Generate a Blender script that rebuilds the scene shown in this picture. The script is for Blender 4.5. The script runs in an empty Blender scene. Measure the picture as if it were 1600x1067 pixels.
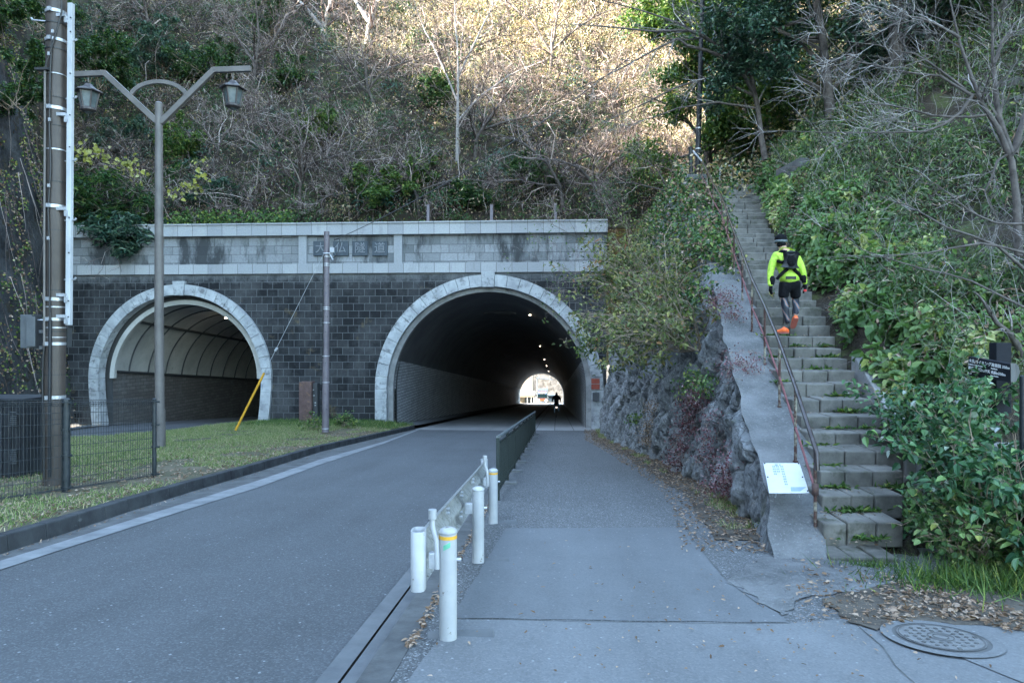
import bpy, bmesh, math, random
import numpy as np
from mathutils import Vector, Matrix
random.seed(7)
RNG = np.random.default_rng(11)
scene = bpy.context.scene
col = scene.collection
# ------------------------------------------------------------------ camera
TH = math.radians(3.75)          # the view is turned a little left of the tunnel axis (+Y)
ST, CT = math.sin(TH), math.cos(TH)
FP = 1067.0                      # focal length in photo pixels (24 mm on 36 mm)
CZ = 1.6
cam_d = bpy.data.cameras.new("camera"); cam = bpy.data.objects.new("camera", cam_d); col.objects.link(cam)
cam.location = (0, 0, CZ); cam.rotation_euler = (math.pi/2, 0, TH)
cam_d.sensor_width = 36; cam_d.lens = 24.0; cam_d.clip_end = 2000; cam_d.clip_start = 0.05
scene.camera = cam
# ------------------------------------------------------------------ world, sun, exposure
SUN = Vector((-0.80, -0.36, 0.46)).normalized()
world = bpy.data.worlds.new("World"); scene.world = world; world.use_nodes = True
wn = world.node_tree.nodes; bg = wn["Background"]
sky = wn.new("ShaderNodeTexSky"); sky.sky_type = 'NISHITA'; sky.sun_disc = False
sky.sun_elevation = math.asin(SUN.z); sky.sun_rotation = math.atan2(SUN.x, SUN.y)
sky.air_density = 1.0; sky.dust_density = 0.6; sky.ozone_density = 1.0
tint = wn.new("ShaderNodeMix"); tint.data_type = 'RGBA'; tint.blend_type = 'MULTIPLY'; tint.inputs[0].default_value = 1.0
tint.inputs[7].default_value = (1.06, 1.02, .88, 1)      # camera white balance
world.node_tree.links.new(sky.outputs[0], tint.inputs[6]); world.node_tree.links.new(tint.outputs[2], bg.inputs[0]); bg.inputs[1].default_value = 0.15
sd = bpy.data.lights.new("sun", 'SUN'); sd.energy = 5.0; sd.angle = math.radians(0.5); sd.color = (1.0, 0.88, 0.74)
sun = bpy.data.objects.new("sun", sd); col.objects.link(sun)
sun.rotation_euler = SUN.to_track_quat('Z', 'Y').to_euler(); sun.location = (0, 0, 60)
scene.view_settings.view_transform = 'Standard'; scene.view_settings.look = 'None'
scene.view_settings.exposure = 3.75; scene.view_settings.gamma = 1.0
scene.cycles.max_bounces = 5; scene.cycles.diffuse_bounces = 3; scene.cycles.glossy_bounces = 2
scene.cycles.transmission_bounces = 3; scene.cycles.transparent_max_bounces = 4
# ------------------------------------------------------------------ ground plane and measuring helpers
S = 0.0814                        # the road falls away towards the tunnel
def gz(Y): return -S*Y
def ray(px, py):
    rx = (px-800)/FP; rz = (533.5-py)/FP
    return (-ST+rx*CT, CT+rx*ST, rz)
def P(px, py, Y):                 # point at world distance Y
    d = ray(px, py); t = Y/d[1]
    return Vector((d[0]*t, Y, CZ+d[2]*t))
def C(xc, d, z): return Vector((-ST*d+CT*xc, CT*d+ST*xc, z))      # sideways, ahead, height
def PD(px, py, d): return C((px-800)/FP*d, d, CZ+(533.5-py)/FP*d)
def G(px, py, h=0.0):
    d = ray(px, py); t = -(CZ-h)/(d[2]+S*d[1])
    return Vector((d[0]*t, d[1]*t, -S*d[1]*t+h))
def cam_xy(X, Y): return X*CT+Y*ST, -X*ST+Y*CT                    # -> sideways, ahead
class Line:                       # X as a function of Y through measured ground points
    def __init__(s, pts, h=0.0, far_const=True):
        w = sorted([(G(a, b, h).y, G(a, b, h).x) for a, b in pts])
        s.y = np.array([q[0] for q in w]); s.x = np.array([q[1] for q in w])
    def __call__(s, Y):
        Y = np.asarray(Y, float); r = np.interp(Y, s.y, s.x)
        k = (s.x[1]-s.x[0])/(s.y[1]-s.y[0])
        return np.where(Y < s.y[0], s.x[0]+k*(Y-s.y[0]), r)
def sstep(a, b, x):
    t = np.clip((np.asarray(x, float)-a)/(b-a), 0, 1); return t*t*(3-2*t)
def hsh(i, j, k):
    n = (i*374761393+j*668265263+k*2147483647) & 0xffffffff
    n = ((n ^ (n >> 13))*1274126177) & 0xffffffff
    return ((n ^ (n >> 16)) & 0xffff)/65535.0
def vn(x, y, z=0.0):              # value noise 0..1
    x = np.asarray(x, float); y = np.asarray(y, float)+0*x; z = np.asarray(z, float)+0*x
    i = np.floor(x).astype(np.int64); j = np.floor(y).astype(np.int64); k = np.floor(z).astype(np.int64)
    u = x-i; v = y-j; w = z-k; u = u*u*(3-2*u); v = v*v*(3-2*v); w = w*w*(3-2*w)
    r = 0
    for a in (0, 1):
        for b in (0, 1):
            for c in (0, 1):
                r = r+hsh(i+a, j+b, k+c)*(u if a else 1-u)*(v if b else 1-v)*(w if c else 1-w)
    return r
def cells(x, y):                  # jittered stones: (distance to joint, value per stone)
    i = np.floor(x).astype(np.int64); j = np.floor(y).astype(np.int64); f1 = np.full(x.shape, 9.0); f2 = f1.copy(); val = np.zeros(x.shape)
    for a in (-1, 0, 1):
        for b in (-1, 0, 1):
            ci, cj = i+a, j+b; px, py = ci+.12+.76*hsh(ci, cj, 1), cj+.12+.76*hsh(ci, cj, 2); d = np.hypot(x-px, y-py)
            n = d < f1; f2 = np.where(n, f1, np.minimum(f2, d)); val = np.where(n, hsh(ci, cj, 3), val); f1 = np.where(n, d, f1)
    return f2-f1, val
def fbm(x, y, z=0.0, o=3):
    r = 0; a = .5; t = 0
    for q in range(o):
        r = r+a*vn(np.asarray(x)*2**q+17*q, np.asarray(y)*2**q, np.asarray(z)*2**q); t += a; a *= .5
    return r/t
# ------------------------------------------------------------------ mesh building
ORG = {}
def nrm(v): return v/np.maximum(np.linalg.norm(v, axis=-1, keepdims=True), 1e-9)
class MB:
    def __init__(s): s.v = []; s.f = []; s.n = 0
    def add(s, v, f, mi=0, rnd=None):
        v = np.asarray(v, float).reshape(-1, 3); f = np.asarray(f, np.int64)
        if rnd is None: rnd = np.zeros(len(f))
        s.v.append(v); s.f.append((f+s.n, mi, np.broadcast_to(np.asarray(rnd, float), (len(f),)))); s.n += len(v)
    def box(s, c, size, rz=0.0, mi=0, tilt=None):
        x, y, z = [q/2 for q in size]
        v = np.array([(a*x, b*y, e*z) for e in (-1, 1) for b in (-1, 1) for a in (-1, 1)])
        if tilt is not None: v = v @ np.array(tilt.to_3x3()).T
        cr, sr = math.cos(rz), math.sin(rz)
        v = np.stack([v[:, 0]*cr-v[:, 1]*sr, v[:, 0]*sr+v[:, 1]*cr, v[:, 2]], 1)+np.array(c)
        s.add(v, [(0, 2, 3, 1), (4, 5, 7, 6), (0, 1, 5, 4), (2, 6, 7, 3), (0, 4, 6, 2), (1, 3, 7, 5)], mi)
    def hexa(s, lo, hi, mi=0):    # four bottom points, four top points
        s.add(list(lo)+list(hi), [(3, 2, 1, 0), (4, 5, 6, 7), (0, 1, 5, 4), (1, 2, 6, 5), (2, 3, 7, 6), (3, 0, 4, 7)], mi)
    def cyl(s, p0, p1, r0, r1=None, n=12, mi=0, caps=True):
        s.tube([p0, p1], [r0, r0 if r1 is None else r1], n, mi, caps)
    def tube(s, pts, r, n=8, mi=0, caps=True):
        pts = np.array([tuple(p) for p in pts], float); m = len(pts)
        r = np.broadcast_to(np.asarray(r, float), (m,))
        t = np.zeros_like(pts); t[1:-1] = nrm(pts[2:]-pts[:-2]) if m > 2 else 0
        t[0] = nrm(pts[1]-pts[0]); t[-1] = nrm(pts[-1]-pts[-2])
        ref = np.array([0, 0, 1.0]) if abs(t[:, 2]).max() < .9 else np.array([0.31, .95, 0.0])
        u = nrm(np.cross(t, ref)); w = np.cross(t, u)
        a = np.arange(n)*2*math.pi/n
        ring = pts[:, None]+r[:, None, None]*(u[:, None]*np.cos(a)[None, :, None]+w[:, None]*np.sin(a)[None, :, None])
        q = []
        for i in range(m-1):
            for j in range(n):
                k = (j+1) % n; q.append((i*n+j, i*n+k, (i+1)*n+k, (i+1)*n+j))
        s.add(ring, q, mi)
        if caps:
            for i, rev in ((0, True), (m-1, False)):
                f = [list(range(n))[::-1] if rev else list(range(n))]
                s.add(ring[i], f, mi)
    def lathe(s, prof, c, n=16, mi=0):
        c = np.array(tuple(c)); a = np.arange(n)*2*math.pi/n; m = len(prof)
        v = [(r*math.cos(t), r*math.sin(t), z) for r, z in prof for t in a]
        q = [(i*n+j, i*n+(j+1) % n, (i+1)*n+(j+1) % n, (i+1)*n+j) for i in range(m-1) for j in range(n)]
        s.add(np.array(v)+c, q, mi)
    def poly(s, pts, mi=0): s.add([tuple(p) for p in pts], [list(range(len(pts)))], mi)
    def grid(s, V, mi=0, mask=None, rnd=None):     # V (a,b,3)
        a, b = V.shape[:2]; i, j = np.meshgrid(np.arange(a-1), np.arange(b-1), indexing='ij')
        o = (i*b+j).ravel(); f = np.stack([o, o+1, o+b+1, o+b], 1)
        if mask is not None: f = f[mask.ravel()]
        s.add(V.reshape(-1, 3), f, mi, rnd)
    def tubes(s, pts, rad, n=3, mi=0):            # many polylines at once: pts (N,L,3), rad (N,L)
        N, L = pts.shape[:2]
        if N == 0: return
        t = np.empty_like(pts); t[:, 1:-1] = pts[:, 2:]-pts[:, :-2]; t[:, 0] = pts[:, 1]-pts[:, 0]; t[:, -1] = pts[:, -1]-pts[:, -2]
        t = nrm(t); ref = np.where(np.abs(t[:, :1, 2:3]) > .8, np.array([1.0, .2, 0]), np.array([0.0, 0, 1]))
        u = nrm(np.cross(t, ref+0*t)); w = np.cross(t, u); a = np.arange(n)*2*math.pi/n
        v = pts[:, :, None]+rad[:, :, None, None]*(u[:, :, None]*np.cos(a)[:, None]+w[:, :, None]*np.sin(a)[:, None])
        b, l, j = np.meshgrid(np.arange(N), np.arange(L-1), np.arange(n), indexing='ij'); k = (j+1) % n
        o = b*L*n+l*n
        f = np.stack([o+j, o+k, o+n+k, o+n+j], -1).reshape(-1, 4)
        s.add(v, f, mi, np.repeat(RNG.random(N), (L-1)*n))
    def leaves(s, c, d, up, ln, wd, mi=0, full=False, rnd=None, droop=0.15):   # c base, d direction, up normal
        N = len(c)
        if N == 0: return
        d = nrm(d); side = nrm(np.cross(d, up)); up = np.cross(side, d)
        ln = np.broadcast_to(ln, (N,))[:, None]; wd = np.broadcast_to(wd, (N,))[:, None]
        rnd = RNG.random(N) if rnd is None else rnd
        if full:
            f_ = 0.22*wd
            v = np.stack([c, c+d*ln*.28+side*wd*.5+up*f_, c+d*ln*.68+side*wd*.40+up*(f_-droop*.5*ln), c+d*ln-up*droop*ln,
                          c+d*ln*.68-side*wd*.40+up*(f_-droop*.5*ln), c+d*ln*.28-side*wd*.5+up*f_], 1)
            o = (np.arange(N)*6)[:, None]
            f = np.concatenate([o+np.array([0, 1, 2, 3]), o+np.array([0, 3, 4, 5])], 0); r = np.concatenate([rnd, rnd])
        else:
            v = np.stack([c, c+d*ln*.45+side*wd*.5, c+d*ln-up*droop*ln, c+d*ln*.45-side*wd*.5], 1)
            f = (np.arange(N)*4)[:, None]+np.arange(4); r = rnd
        s.add(v, f, mi, r)
    def build(s, name, mats, parent=None, smooth=False, origin=None, bevel=0.0):
        v = np.concatenate(s.v) if s.v else np.zeros((0, 3))
        if parent is not None: org = np.array(ORG[parent.name]); oloc = (0, 0, 0)
        else:
            if origin is None:
                mn = v.min(0); mx = v.max(0); origin = ((mn[0]+mx[0])/2, (mn[1]+mx[1])/2, mn[2])
            org = np.array(tuple(origin), float); oloc = tuple(org)
        v = v-org
        me = bpy.data.meshes.new(name)
        loops = []; starts = []; mi = []; rn = []; st = 0
        for f, m, r in s.f:
            k = f.shape[1]; loops.append(f.ravel()); starts.append(st+np.arange(len(f))*k); st += f.size
            mi.append(np.full(len(f), m)); rn.append(r)
        loops = np.concatenate(loops); starts = np.concatenate(starts); mi = np.concatenate(mi); rn = np.concatenate(rn)
        me.vertices.add(len(v)); me.vertices.foreach_set("co", v.ravel().astype(np.float32))
        me.loops.add(len(loops)); me.loops.foreach_set("vertex_index", loops.astype(np.int32))
        me.polygons.add(len(starts)); me.polygons.foreach_set("loop_start", starts.astype(np.int32))
        me.polygons.foreach_set("material_index", mi.astype(np.int32))
        me.update(calc_edges=True)
        at = me.attributes.new("rnd", 'FLOAT', 'FACE'); at.data.foreach_set("value", rn.astype(np.float32))
        if smooth: me.polygons.foreach_set("use_smooth", np.ones(len(starts), bool))
        else: me.polygons.foreach_set("use_smooth", np.zeros(len(starts), bool))
        me.validate()
        for m in (mats if isinstance(mats, (list, tuple)) else [mats]): me.materials.append(m)
        o = bpy.data.objects.new(name, me); col.objects.link(o); o.location = oloc
        ORG[o.name] = org if parent is None else ORG[parent.name]
        if parent is not None: o.parent = parent
        if bevel:
            b = o.modifiers.new("bevel", 'BEVEL'); b.width = bevel; b.segments = 2; b.limit_method = 'ANGLE'
        return o
def tag(o, label=None, cat=None, group=None, kind=None):
    if label: o['label'] = label
    if cat: o['category'] = cat
    if group: o['group'] = group
    if kind: o['kind'] = kind
    return o
def thing(name, label, cat, loc, group=None):
    o = bpy.data.objects.new(name, None); col.objects.link(o); o.location = tuple(loc); o.empty_display_size = .2
    ORG[o.name] = np.array(tuple(loc), float); return tag(o, label, cat, group)
def struct(o): o['kind'] = 'structure'; return o
def copy_tree(o, loc=None, parent=None):
    c = o.copy(); col.objects.link(c)
    if parent is not None: c.parent = parent
    if loc is not None: c.location = tuple(loc)
    ORG[c.name] = ORG[o.name]
    for ch in list(o.children): copy_tree(ch, None, c)
    return c
def text_mesh(body, size, M4, depth, mat, name, parent, spacing=1.0, bold=0.0):
    cu = bpy.data.curves.new(name, 'FONT'); cu.body = body; cu.size = size; cu.extrude = depth
    cu.align_x = 'LEFT'; cu.align_y = 'CENTER'; cu.space_character = spacing; cu.offset = bold
    t = bpy.data.objects.new("tmp_text", cu); col.objects.link(t)
    bpy.context.view_layer.update(); dg = bpy.context.evaluated_depsgraph_get()
    me = bpy.data.meshes.new_from_object(t.evaluated_get(dg)); bpy.data.objects.remove(t); 
    me.transform(M4); me.transform(Matrix.Translation(-Vector(ORG[parent.name]))); me.name = name
    me.materials.clear(); me.materials.append(mat)
    o = bpy.data.objects.new(name, me); col.objects.link(o); o.parent = parent; ORG[o.name] = ORG[parent.name]
    return o
# ------------------------------------------------------------------ materials
class NT:
    def __init__(s, name):
        s.m = bpy.data.materials.new(name); s.m.use_nodes = True; s.t = s.m.node_tree
        s.b = s.t.nodes["Principled BSDF"]; s.out = s.t.nodes["Material Output"]
    def n(s, typ, **k):
        q = s.t.nodes.new(typ)
        for a, b in k.items(): setattr(q, a, b)
        return q
    def l(s, a, b): s.t.links.new(a, b)
    def co(s, kind='Object', scale=None, rot=None):
        tc = s.n("ShaderNodeTexCoord"); o = tc.outputs[kind]
        if scale is not None:
            mp = s.n("ShaderNodeMapping"); mp.inputs['Scale'].default_value = scale
            if rot: mp.inputs['Rotation'].default_value = rot
            s.l(o, mp.inputs[0]); o = mp.outputs[0]
        return o
    def noise(s, vec, scale, detail=3, rough=.6):
        q = s.n("ShaderNodeTexNoise"); q.inputs['Scale'].default_value = scale; q.inputs['Detail'].default_value = detail
        q.inputs['Roughness'].default_value = rough; s.l(vec, q.inputs['Vector']); return q.outputs['Fac']
    def ramp(s, fac, stops):
        q = s.n("ShaderNodeValToRGB"); e = q.color_ramp.elements
        while len(e) < len(stops): e.new(.5)
        for i, (p, c) in enumerate(stops):
            e[i].position = p; e[i].color = (*c, 1) if len(c) == 3 else c
        s.l(fac, q.inputs[0]); return q.outputs[0]
    def mix(s, fac, a, b, mode='MIX'):
        q = s.n("ShaderNodeMix", data_type='RGBA', blend_type=mode)
        for inp, val in ((q.inputs[0], fac), (q.inputs[6], a), (q.inputs[7], b)):
            if isinstance(val, (int, float)): inp.default_value = val
            elif isinstance(val, tuple): inp.default_value = (*val, 1)
            else: s.l(val, inp)
        return q.outputs[2]
    def math(s, op, a, b=0.0):
        q = s.n("ShaderNodeMath", operation=op)
        for inp, val in ((q.inputs[0], a), (q.inputs[1], b)):
            if isinstance(val, (int, float)): inp.default_value = val
            else: s.l(val, inp)
        return q.outputs[0]
    def rng(s, fac, lo, hi, a=0.0, b=1.0):
        q = s.n("ShaderNodeMapRange"); s.l(fac, q.inputs[0])
        for i, v in enumerate((lo, hi, a, b)): q.inputs[1+i].default_value = v
        return q.outputs[0]
    def bump(s, h, strength=.3, dist=.01, prev=None):
        q = s.n("ShaderNodeBump"); q.inputs['Strength'].default_value = strength; q.inputs['Distance'].default_value = dist
        s.l(h, q.inputs['Height'])
        if prev is not None: s.l(prev, q.inputs['Normal'])
        return q.outputs[0]
    def fin(s, color=None, rough=.8, normal=None, metal=0.0, spec=.5):
        if color is not None:
            if isinstance(color, tuple): s.b.inputs['Base Color'].default_value = (*color, 1)
            else: s.l(color, s.b.inputs['Base Color'])
        if isinstance(rough, (int, float)): s.b.inputs['Roughness'].default_value = rough
        else: s.l(rough, s.b.inputs['Roughness'])
        if normal is not None: s.l(normal, s.b.inputs['Normal'])
        s.b.inputs['Metallic'].default_value = metal; s.b.inputs['Specular IOR Level'].default_value = spec
        return s.m
def mottled(name, c1, c2, scale=3.0, rough=.8, bump=.2, bscale=40.0, metal=0.0, spots=None, lo=.35, hi=.65, spec=.4, dist=.01):
    t = NT(name); v = t.co(); f = t.rng(t.noise(v, scale, 5, .65), lo, hi)
    c = t.mix(f, c1, c2)
    if spots:                        # (colour, scale, low, high)
        c = t.mix(t.rng(t.noise(v, spots[1], 4, .7), spots[2], spots[3]), c, spots[0])
    nb = t.bump(t.noise(v, bscale, 4, .7), bump, dist) if bump else None
    return t.fin(c, rough, nb, metal, spec)
def leafmat(name, stops, trans=.35, rough=.45):
    t = NT(name); a = t.n("ShaderNodeAttribute", attribute_name="rnd")
    c = t.ramp(a.outputs['Fac'], stops); t.fin(c, rough, spec=.35)
    tr = t.n("ShaderNodeBsdfTranslucent"); t.l(t.mix(1.0, c, (1.0, 1.15, .5), 'MULTIPLY'), tr.inputs[0])
    mx = t.n("ShaderNodeMixShader"); mx.inputs[0].default_value = trans
    t.l(t.b.outputs[0], mx.inputs[1]); t.l(tr.outputs[0], mx.inputs[2]); t.l(mx.outputs[0], t.out.inputs[0])
    return t.m
def plain(name, c, rough=.5, metal=0.0, spec=.5):
    return mottled(name, tuple(q*.85 for q in c), c, 9, rough, .05, 60, metal, spec=spec)
def emit(name, c, s):
    t = NT(name); t.fin((0.8, .8, .8), .5); t.b.inputs['Emission Color'].default_value = (*c, 1); t.b.inputs['Emission Strength'].default_value = s
    return t.m
def asphalt(name, base, speck, contrast=1.0, crack=False):
    t = NT(name); v = t.co()
    big = t.rng(t.noise(v, .45, 5, .6), .3, .7)
    c = t.mix(big, tuple(q*.76 for q in base), tuple(q*1.12 for q in base)); c = t.mix(t.math('MULTIPLY', t.rng(t.noise(v, 2.2, 6, .7), .5, .72), .4), c, tuple(q*.62 for q in base))
    streak = t.rng(t.noise(t.co('Object', (1.6, .12, 1)), 1.0, 3, .6), .4, .65)
    c = t.mix(t.math('MULTIPLY', streak, .42), c, tuple(q*1.35 for q in base))
    vo = t.n("ShaderNodeTexVoronoi"); vo.inputs['Scale'].default_value = 85; t.l(v, vo.inputs['Vector'])
    sep = t.n("ShaderNodeSeparateColor"); t.l(vo.outputs['Color'], sep.inputs[0])
    st = t.rng(sep.outputs[0], .55, 1.0, 0, .75*contrast)
    c = t.mix(st, c, speck)
    dk = t.rng(sep.outputs[1], .5, 1.0, 0, .6*contrast); c = t.mix(dk, c, tuple(q*.45 for q in base))
    v2 = t.n("ShaderNodeTexVoronoi"); v2.inputs['Scale'].default_value = 21; t.l(v, v2.inputs['Vector'])
    s2 = t.n("ShaderNodeSeparateColor"); t.l(v2.outputs['Color'], s2.inputs[0])
    sp = t.math('MULTIPLY', t.rng(s2.outputs[0], .90, .93), t.rng(v2.outputs['Distance'], .22, .16))
    c = t.mix(t.math('MULTIPLY', sp, .8*contrast), c, (.42, .44, .46))
    if crack:
        wv = t.mix(.12, v, t.n("ShaderNodeTexNoise").outputs['Color'])
        v3 = t.n("ShaderNodeTexVoronoi", feature='DISTANCE_TO_EDGE'); v3.inputs['Scale'].default_value = .35
        t.l(wv, v3.inputs['Vector']); ck = t.rng(v3.outputs['Distance'], .006, .001)
        c = t.mix(t.math('MULTIPLY', ck, .7), c, (.03, .03, .03))
    nb = t.bump(t.noise(v, 120, 3, .8), .35, .006)
    return t.fin(c, .78, nb, 0, .45)
def brickmat(name, w, h, c1, c2, mortar, msize=.018, axes='XZ', stain=None, top=None, bias=0.0, rough=.8, offset=(0, 0, 0), off=.5, warm=None, lights=None, band=None):
    t = NT(name); tc = t.n("ShaderNodeTexCoord"); sp = t.n("ShaderNodeSeparateXYZ"); t.l(tc.outputs['Object'], sp.inputs[0])
    cb = t.n("ShaderNodeCombineXYZ")
    src = {'X': sp.outputs[0], 'Y': sp.outputs[1], 'Z': sp.outputs[2]}
    t.l(t.math('ADD', src[axes[0]], 100+offset[0]), cb.inputs[0]); t.l(t.math('ADD', src[axes[1]], 100*h+offset[1]), cb.inputs[1])
    br = t.n("ShaderNodeTexBrick"); br.offset = off; br.inputs['Scale'].default_value = 1.0
    br.inputs['Brick Width'].default_value = w; br.inputs['Row Height'].default_value = h
    br.inputs['Mortar Size'].default_value = msize; br.inputs['Mortar Smooth'].default_value = .1; br.inputs['Bias'].default_value = bias
    br.inputs['Color1'].default_value = (*c1, 1); br.inputs['Color2'].default_value = (*c2, 1); br.inputs['Mortar'].default_value = (*mortar, 1)
    t.l(cb.outputs[0], br.inputs[0]); c = br.outputs['Color']; v = tc.outputs['Object']
    if lights:                       # patches of paler, cleaner stone
        c = t.mix(t.rng(t.noise(v, lights[1], 5, .7), lights[2], lights[3], 0, lights[4]), c, lights[0])
    if stain:
        vs = t.co('Object', (1.0, 1.0, .35)); c = t.mix(t.rng(t.noise(vs, stain[1], 6, .75), stain[2], stain[3], 0, stain[4]), c, stain[0])
    if warm: c = t.mix(t.rng(t.noise(v, warm[1], 4, .7), warm[2], warm[3], 0, .7), c, warm[0])
    if band:                         # paler efflorescence running along a height: (colour, z0, z1)
        zz = t.math('ADD', sp.outputs[2], t.math('MULTIPLY', t.noise(v, 1.6, 4, .7), 1.3))
        c = t.mix(t.rng(zz, band[1], band[2], 0, .75), c, band[0])
    g = t.noise(v, 14, 5, .75); c = t.mix(t.rng(g, .3, .7, .0, .45), c, tuple(q*.5 for q in c1))
    nb = t.bump(t.math('MULTIPLY', br.outputs['Fac'], -1), .5, .02); nb = t.bump(t.noise(v, 30, 4, .7), .3, .02, nb)
    return t.fin(c, rough, nb, 0, .4)
M = {}
M['road'] = asphalt('road_asphalt', (.066, .072, .079), (.16, .172, .185), .65)
M['road2'] = asphalt('tunnel_road_concrete', (.22, .225, .23), (.3, .3, .3), .4)
M['walk'] = asphalt('coarse_sidewalk_asphalt', (.075, .08, .085), (.24, .25, .26), 1.2)
M['patch'] = asphalt('smooth_sidewalk_patch', (.115, .125, .135), (.17, .185, .20), .45)
M['patch2'] = asphalt('worn_concrete_asphalt', (.135, .145, .155), (.22, .23, .24), .5)
M['earth'] = mottled('bare_earth', (.035, .03, .025), (.095, .083, .07), 2.5, .95, .7, 25, spots=((.16, .13, .1), 30, .55, .7))
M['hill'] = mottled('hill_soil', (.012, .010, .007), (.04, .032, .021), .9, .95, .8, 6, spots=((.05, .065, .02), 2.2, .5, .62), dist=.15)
M['concrete'] = mottled('weathered_concrete', (.19, .195, .2), (.30, .305, .31), 1.7, .85, .35, 45, spots=((.09, .09, .09), 3.1, .58, .75))
M['gutter'] = mottled('gutter_concrete', (.085, .092, .1), (.14, .148, .155), 2.0, .8, .2, 60, spots=((.12, .12, .12), 5, .6, .8))
M['kerb'] = mottled('dark_kerb_concrete', (.014, .016, .02), (.045, .05, .055), 2.2, .85, .3, 40, spots=((.12, .125, .13), 9, .64, .8))
M['kerbtop'] = mottled('mossy_flat_kerb', (.05, .052, .054), (.11, .115, .118), 3, .85, .35, 40)
M['line'] = mottled('worn_white_line', (.13, .14, .15), (.24, .25, .26), 3, .7, .15, 60, spots=((.16, .17, .18), 7, .5, .75))
M['granite'] = brickmat('pale_granite_course', .78, 3.0, (.31, .33, .35), (.43, .45, .465), (.10, .10, .10), .012, stain=((.15, .16, .16), .9, .56, .72, .6), off=0, offset=(0.3, 1.2, 0))
M['vous'] = mottled('arch_granite', (.28, .30, .32), (.46, .49, .51), 1.6, .75, .25, 50, spots=((.16, .17, .18), 3.0, .52, .68))
M['darkblock'] = brickmat('dark_stone_blocks', .56, .37, (.006, .008, .011), (.052, .056, .06), (.14, .15, .158), .013, stain=((.08, .09, .10), 1.1, .52, .8, .35), warm=((.15, .115, .06), .8, .60, .70), lights=((.12, .125, .13), .45, .46, .66, .5), band=((.26, .28, .30), 7.95, 8.6), bias=-.35)
M['paleblock'] = brickmat('grey_stained_blocks', .9, .42, (.13, .145, .155), (.33, .35, .37), (.07, .075, .08), .014, stain=((.022, .026, .03), .55, .47, .60, .92), lights=((.34, .36, .38), .13, .42, .6, .25))
M['tile'] = brickmat('tunnel_wall_tile', .60, .16, (.42, .44, .46), (.56, .58, .6), (.10, .10, .11), .016, axes='YZ', stain=((.14, .14, .14), 1.2, .5, .75, .6))
M['lining'] = mottled('tunnel_lining', (.07, .073, .08), (.11, .115, .12), .6, .75, .1, 8, spots=((.07, .07, .07), 1.5, .55, .75))
M['cream'] = mottled('cream_lining_panel', (.34, .345, .33), (.47, .475, .455), .7, .6, .05, 8, spots=((.2, .2, .185), 2, .58, .8))
M['rib'] = plain('dark_rib', (.04, .045, .05), .6)
M['slab'] = brickmat('sidewalk_slabs', .9, 1.8, (.30, .31, .32), (.36, .37, .38), (.10, .10, .10), .02, axes='XY', off=0)
def rockmat():
    t = NT('rock_face'); v = t.co(); v2 = t.co('Object', (1.1, 1.1, .75), (.4, 0, 0))
    f = t.rng(t.noise(v2, .9, 6, .7), .35, .65); c = t.mix(f, (.11, .123, .135), (.29, .31, .33))
    c = t.mix(t.rng(t.noise(v, 7, 8, .8), .48, .62), c, (.33, .345, .36)); c = t.mix(t.rng(t.noise(v, 5, 8, .8), .54, .66), c, (.05, .055, .06)); c = t.mix(t.rng(t.noise(v, 2.1, 6, .7), .60, .70, 0, .6), c, (.09, .10, .05)); c = t.mix(t.rng(t.noise(v, .6, 5, .7), .60, .72), c, (.07, .068, .055))
    vo = t.n("ShaderNodeTexVoronoi", feature='DISTANCE_TO_EDGE'); vo.inputs['Scale'].default_value = 1.7
    vw = t.n("ShaderNodeVectorMath", operation='ADD'); no = t.n("ShaderNodeTexNoise"); no.inputs['Scale'].default_value = 2.0; t.l(v, no.inputs[0])
    t.l(v2, vw.inputs[0]); t.l(no.outputs['Color'], vw.inputs[1]); t.l(vw.outputs[0], vo.inputs['Vector'])
    ed = t.rng(vo.outputs['Distance'], 0, .035); c = t.mix(t.math('MULTIPLY', t.math('SUBTRACT', 1.0, ed), .55), c, (.05, .05, .05))
    nb = t.bump(t.noise(v2, 3.5, 8, .72), 1.0, .16); nb = t.bump(ed, .7, .04, nb); nb = t.bump(t.noise(v, 30, 5, .75), .8, .02, nb)
    return t.fin(c, .85, nb, 0, .35)
M['rock'] = rockmat()
def cliffmat():
    t = NT('dark_sprayed_cliff'); v = t.co('Object', (1, 1, .3)); u = t.co()
    c = t.mix(t.rng(t.noise(u, .5, 6, .7), .35, .65), (.014, .016, .018), (.075, .08, .085))
    c = t.mix(t.rng(t.noise(v, 1.6, 6, .8), .62, .72), c, (.2, .21, .22)); c = t.mix(t.rng(t.noise(u, 1.1, 5, .7), .55, .62), c, (.035, .03, .018))
    return t.fin(c, .85, t.bump(t.noise(u, 2.5, 8, .7), 1.0, .2), 0, .35)
M['cliff'] = cliffmat()
M['stone'] = mottled('step_stone', (.075, .074, .068), (.185, .18, .166), 2.3, .9, .55, 35, spots=((.06, .065, .045), 3.5, .56, .7))
M['slope'] = mottled('rough_ramp_concrete', (.09, .095, .10), (.20, .208, .215), 1.3, .9, 1.0, 26, spots=((.25, .26, .27), 34, .56, .68), dist=.05)
M['whitepaint'] = mottled('chipped_white_paint', (.27, .285, .30), (.37, .38, .395), 1.6, .4, .05, 60, spots=((.13, .11, .09), 17, .655, .70))
M['galv'] = mottled('mossy_galvanised_steel', (.22, .23, .225), (.34, .355, .36), 14, .5, .15, 40, .2, spots=((.04, .043, .03), 28, .50, .72))
M['steel'] = mottled('bright_galvanised', (.32, .34, .37), (.48, .5, .54), 8, .4, .05, 60, .5)
M['brownpole'] = mottled('brown_pole_paint', (.042, .034, .030), (.064, .053, .048), 2, .5, .08, 50)
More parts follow.
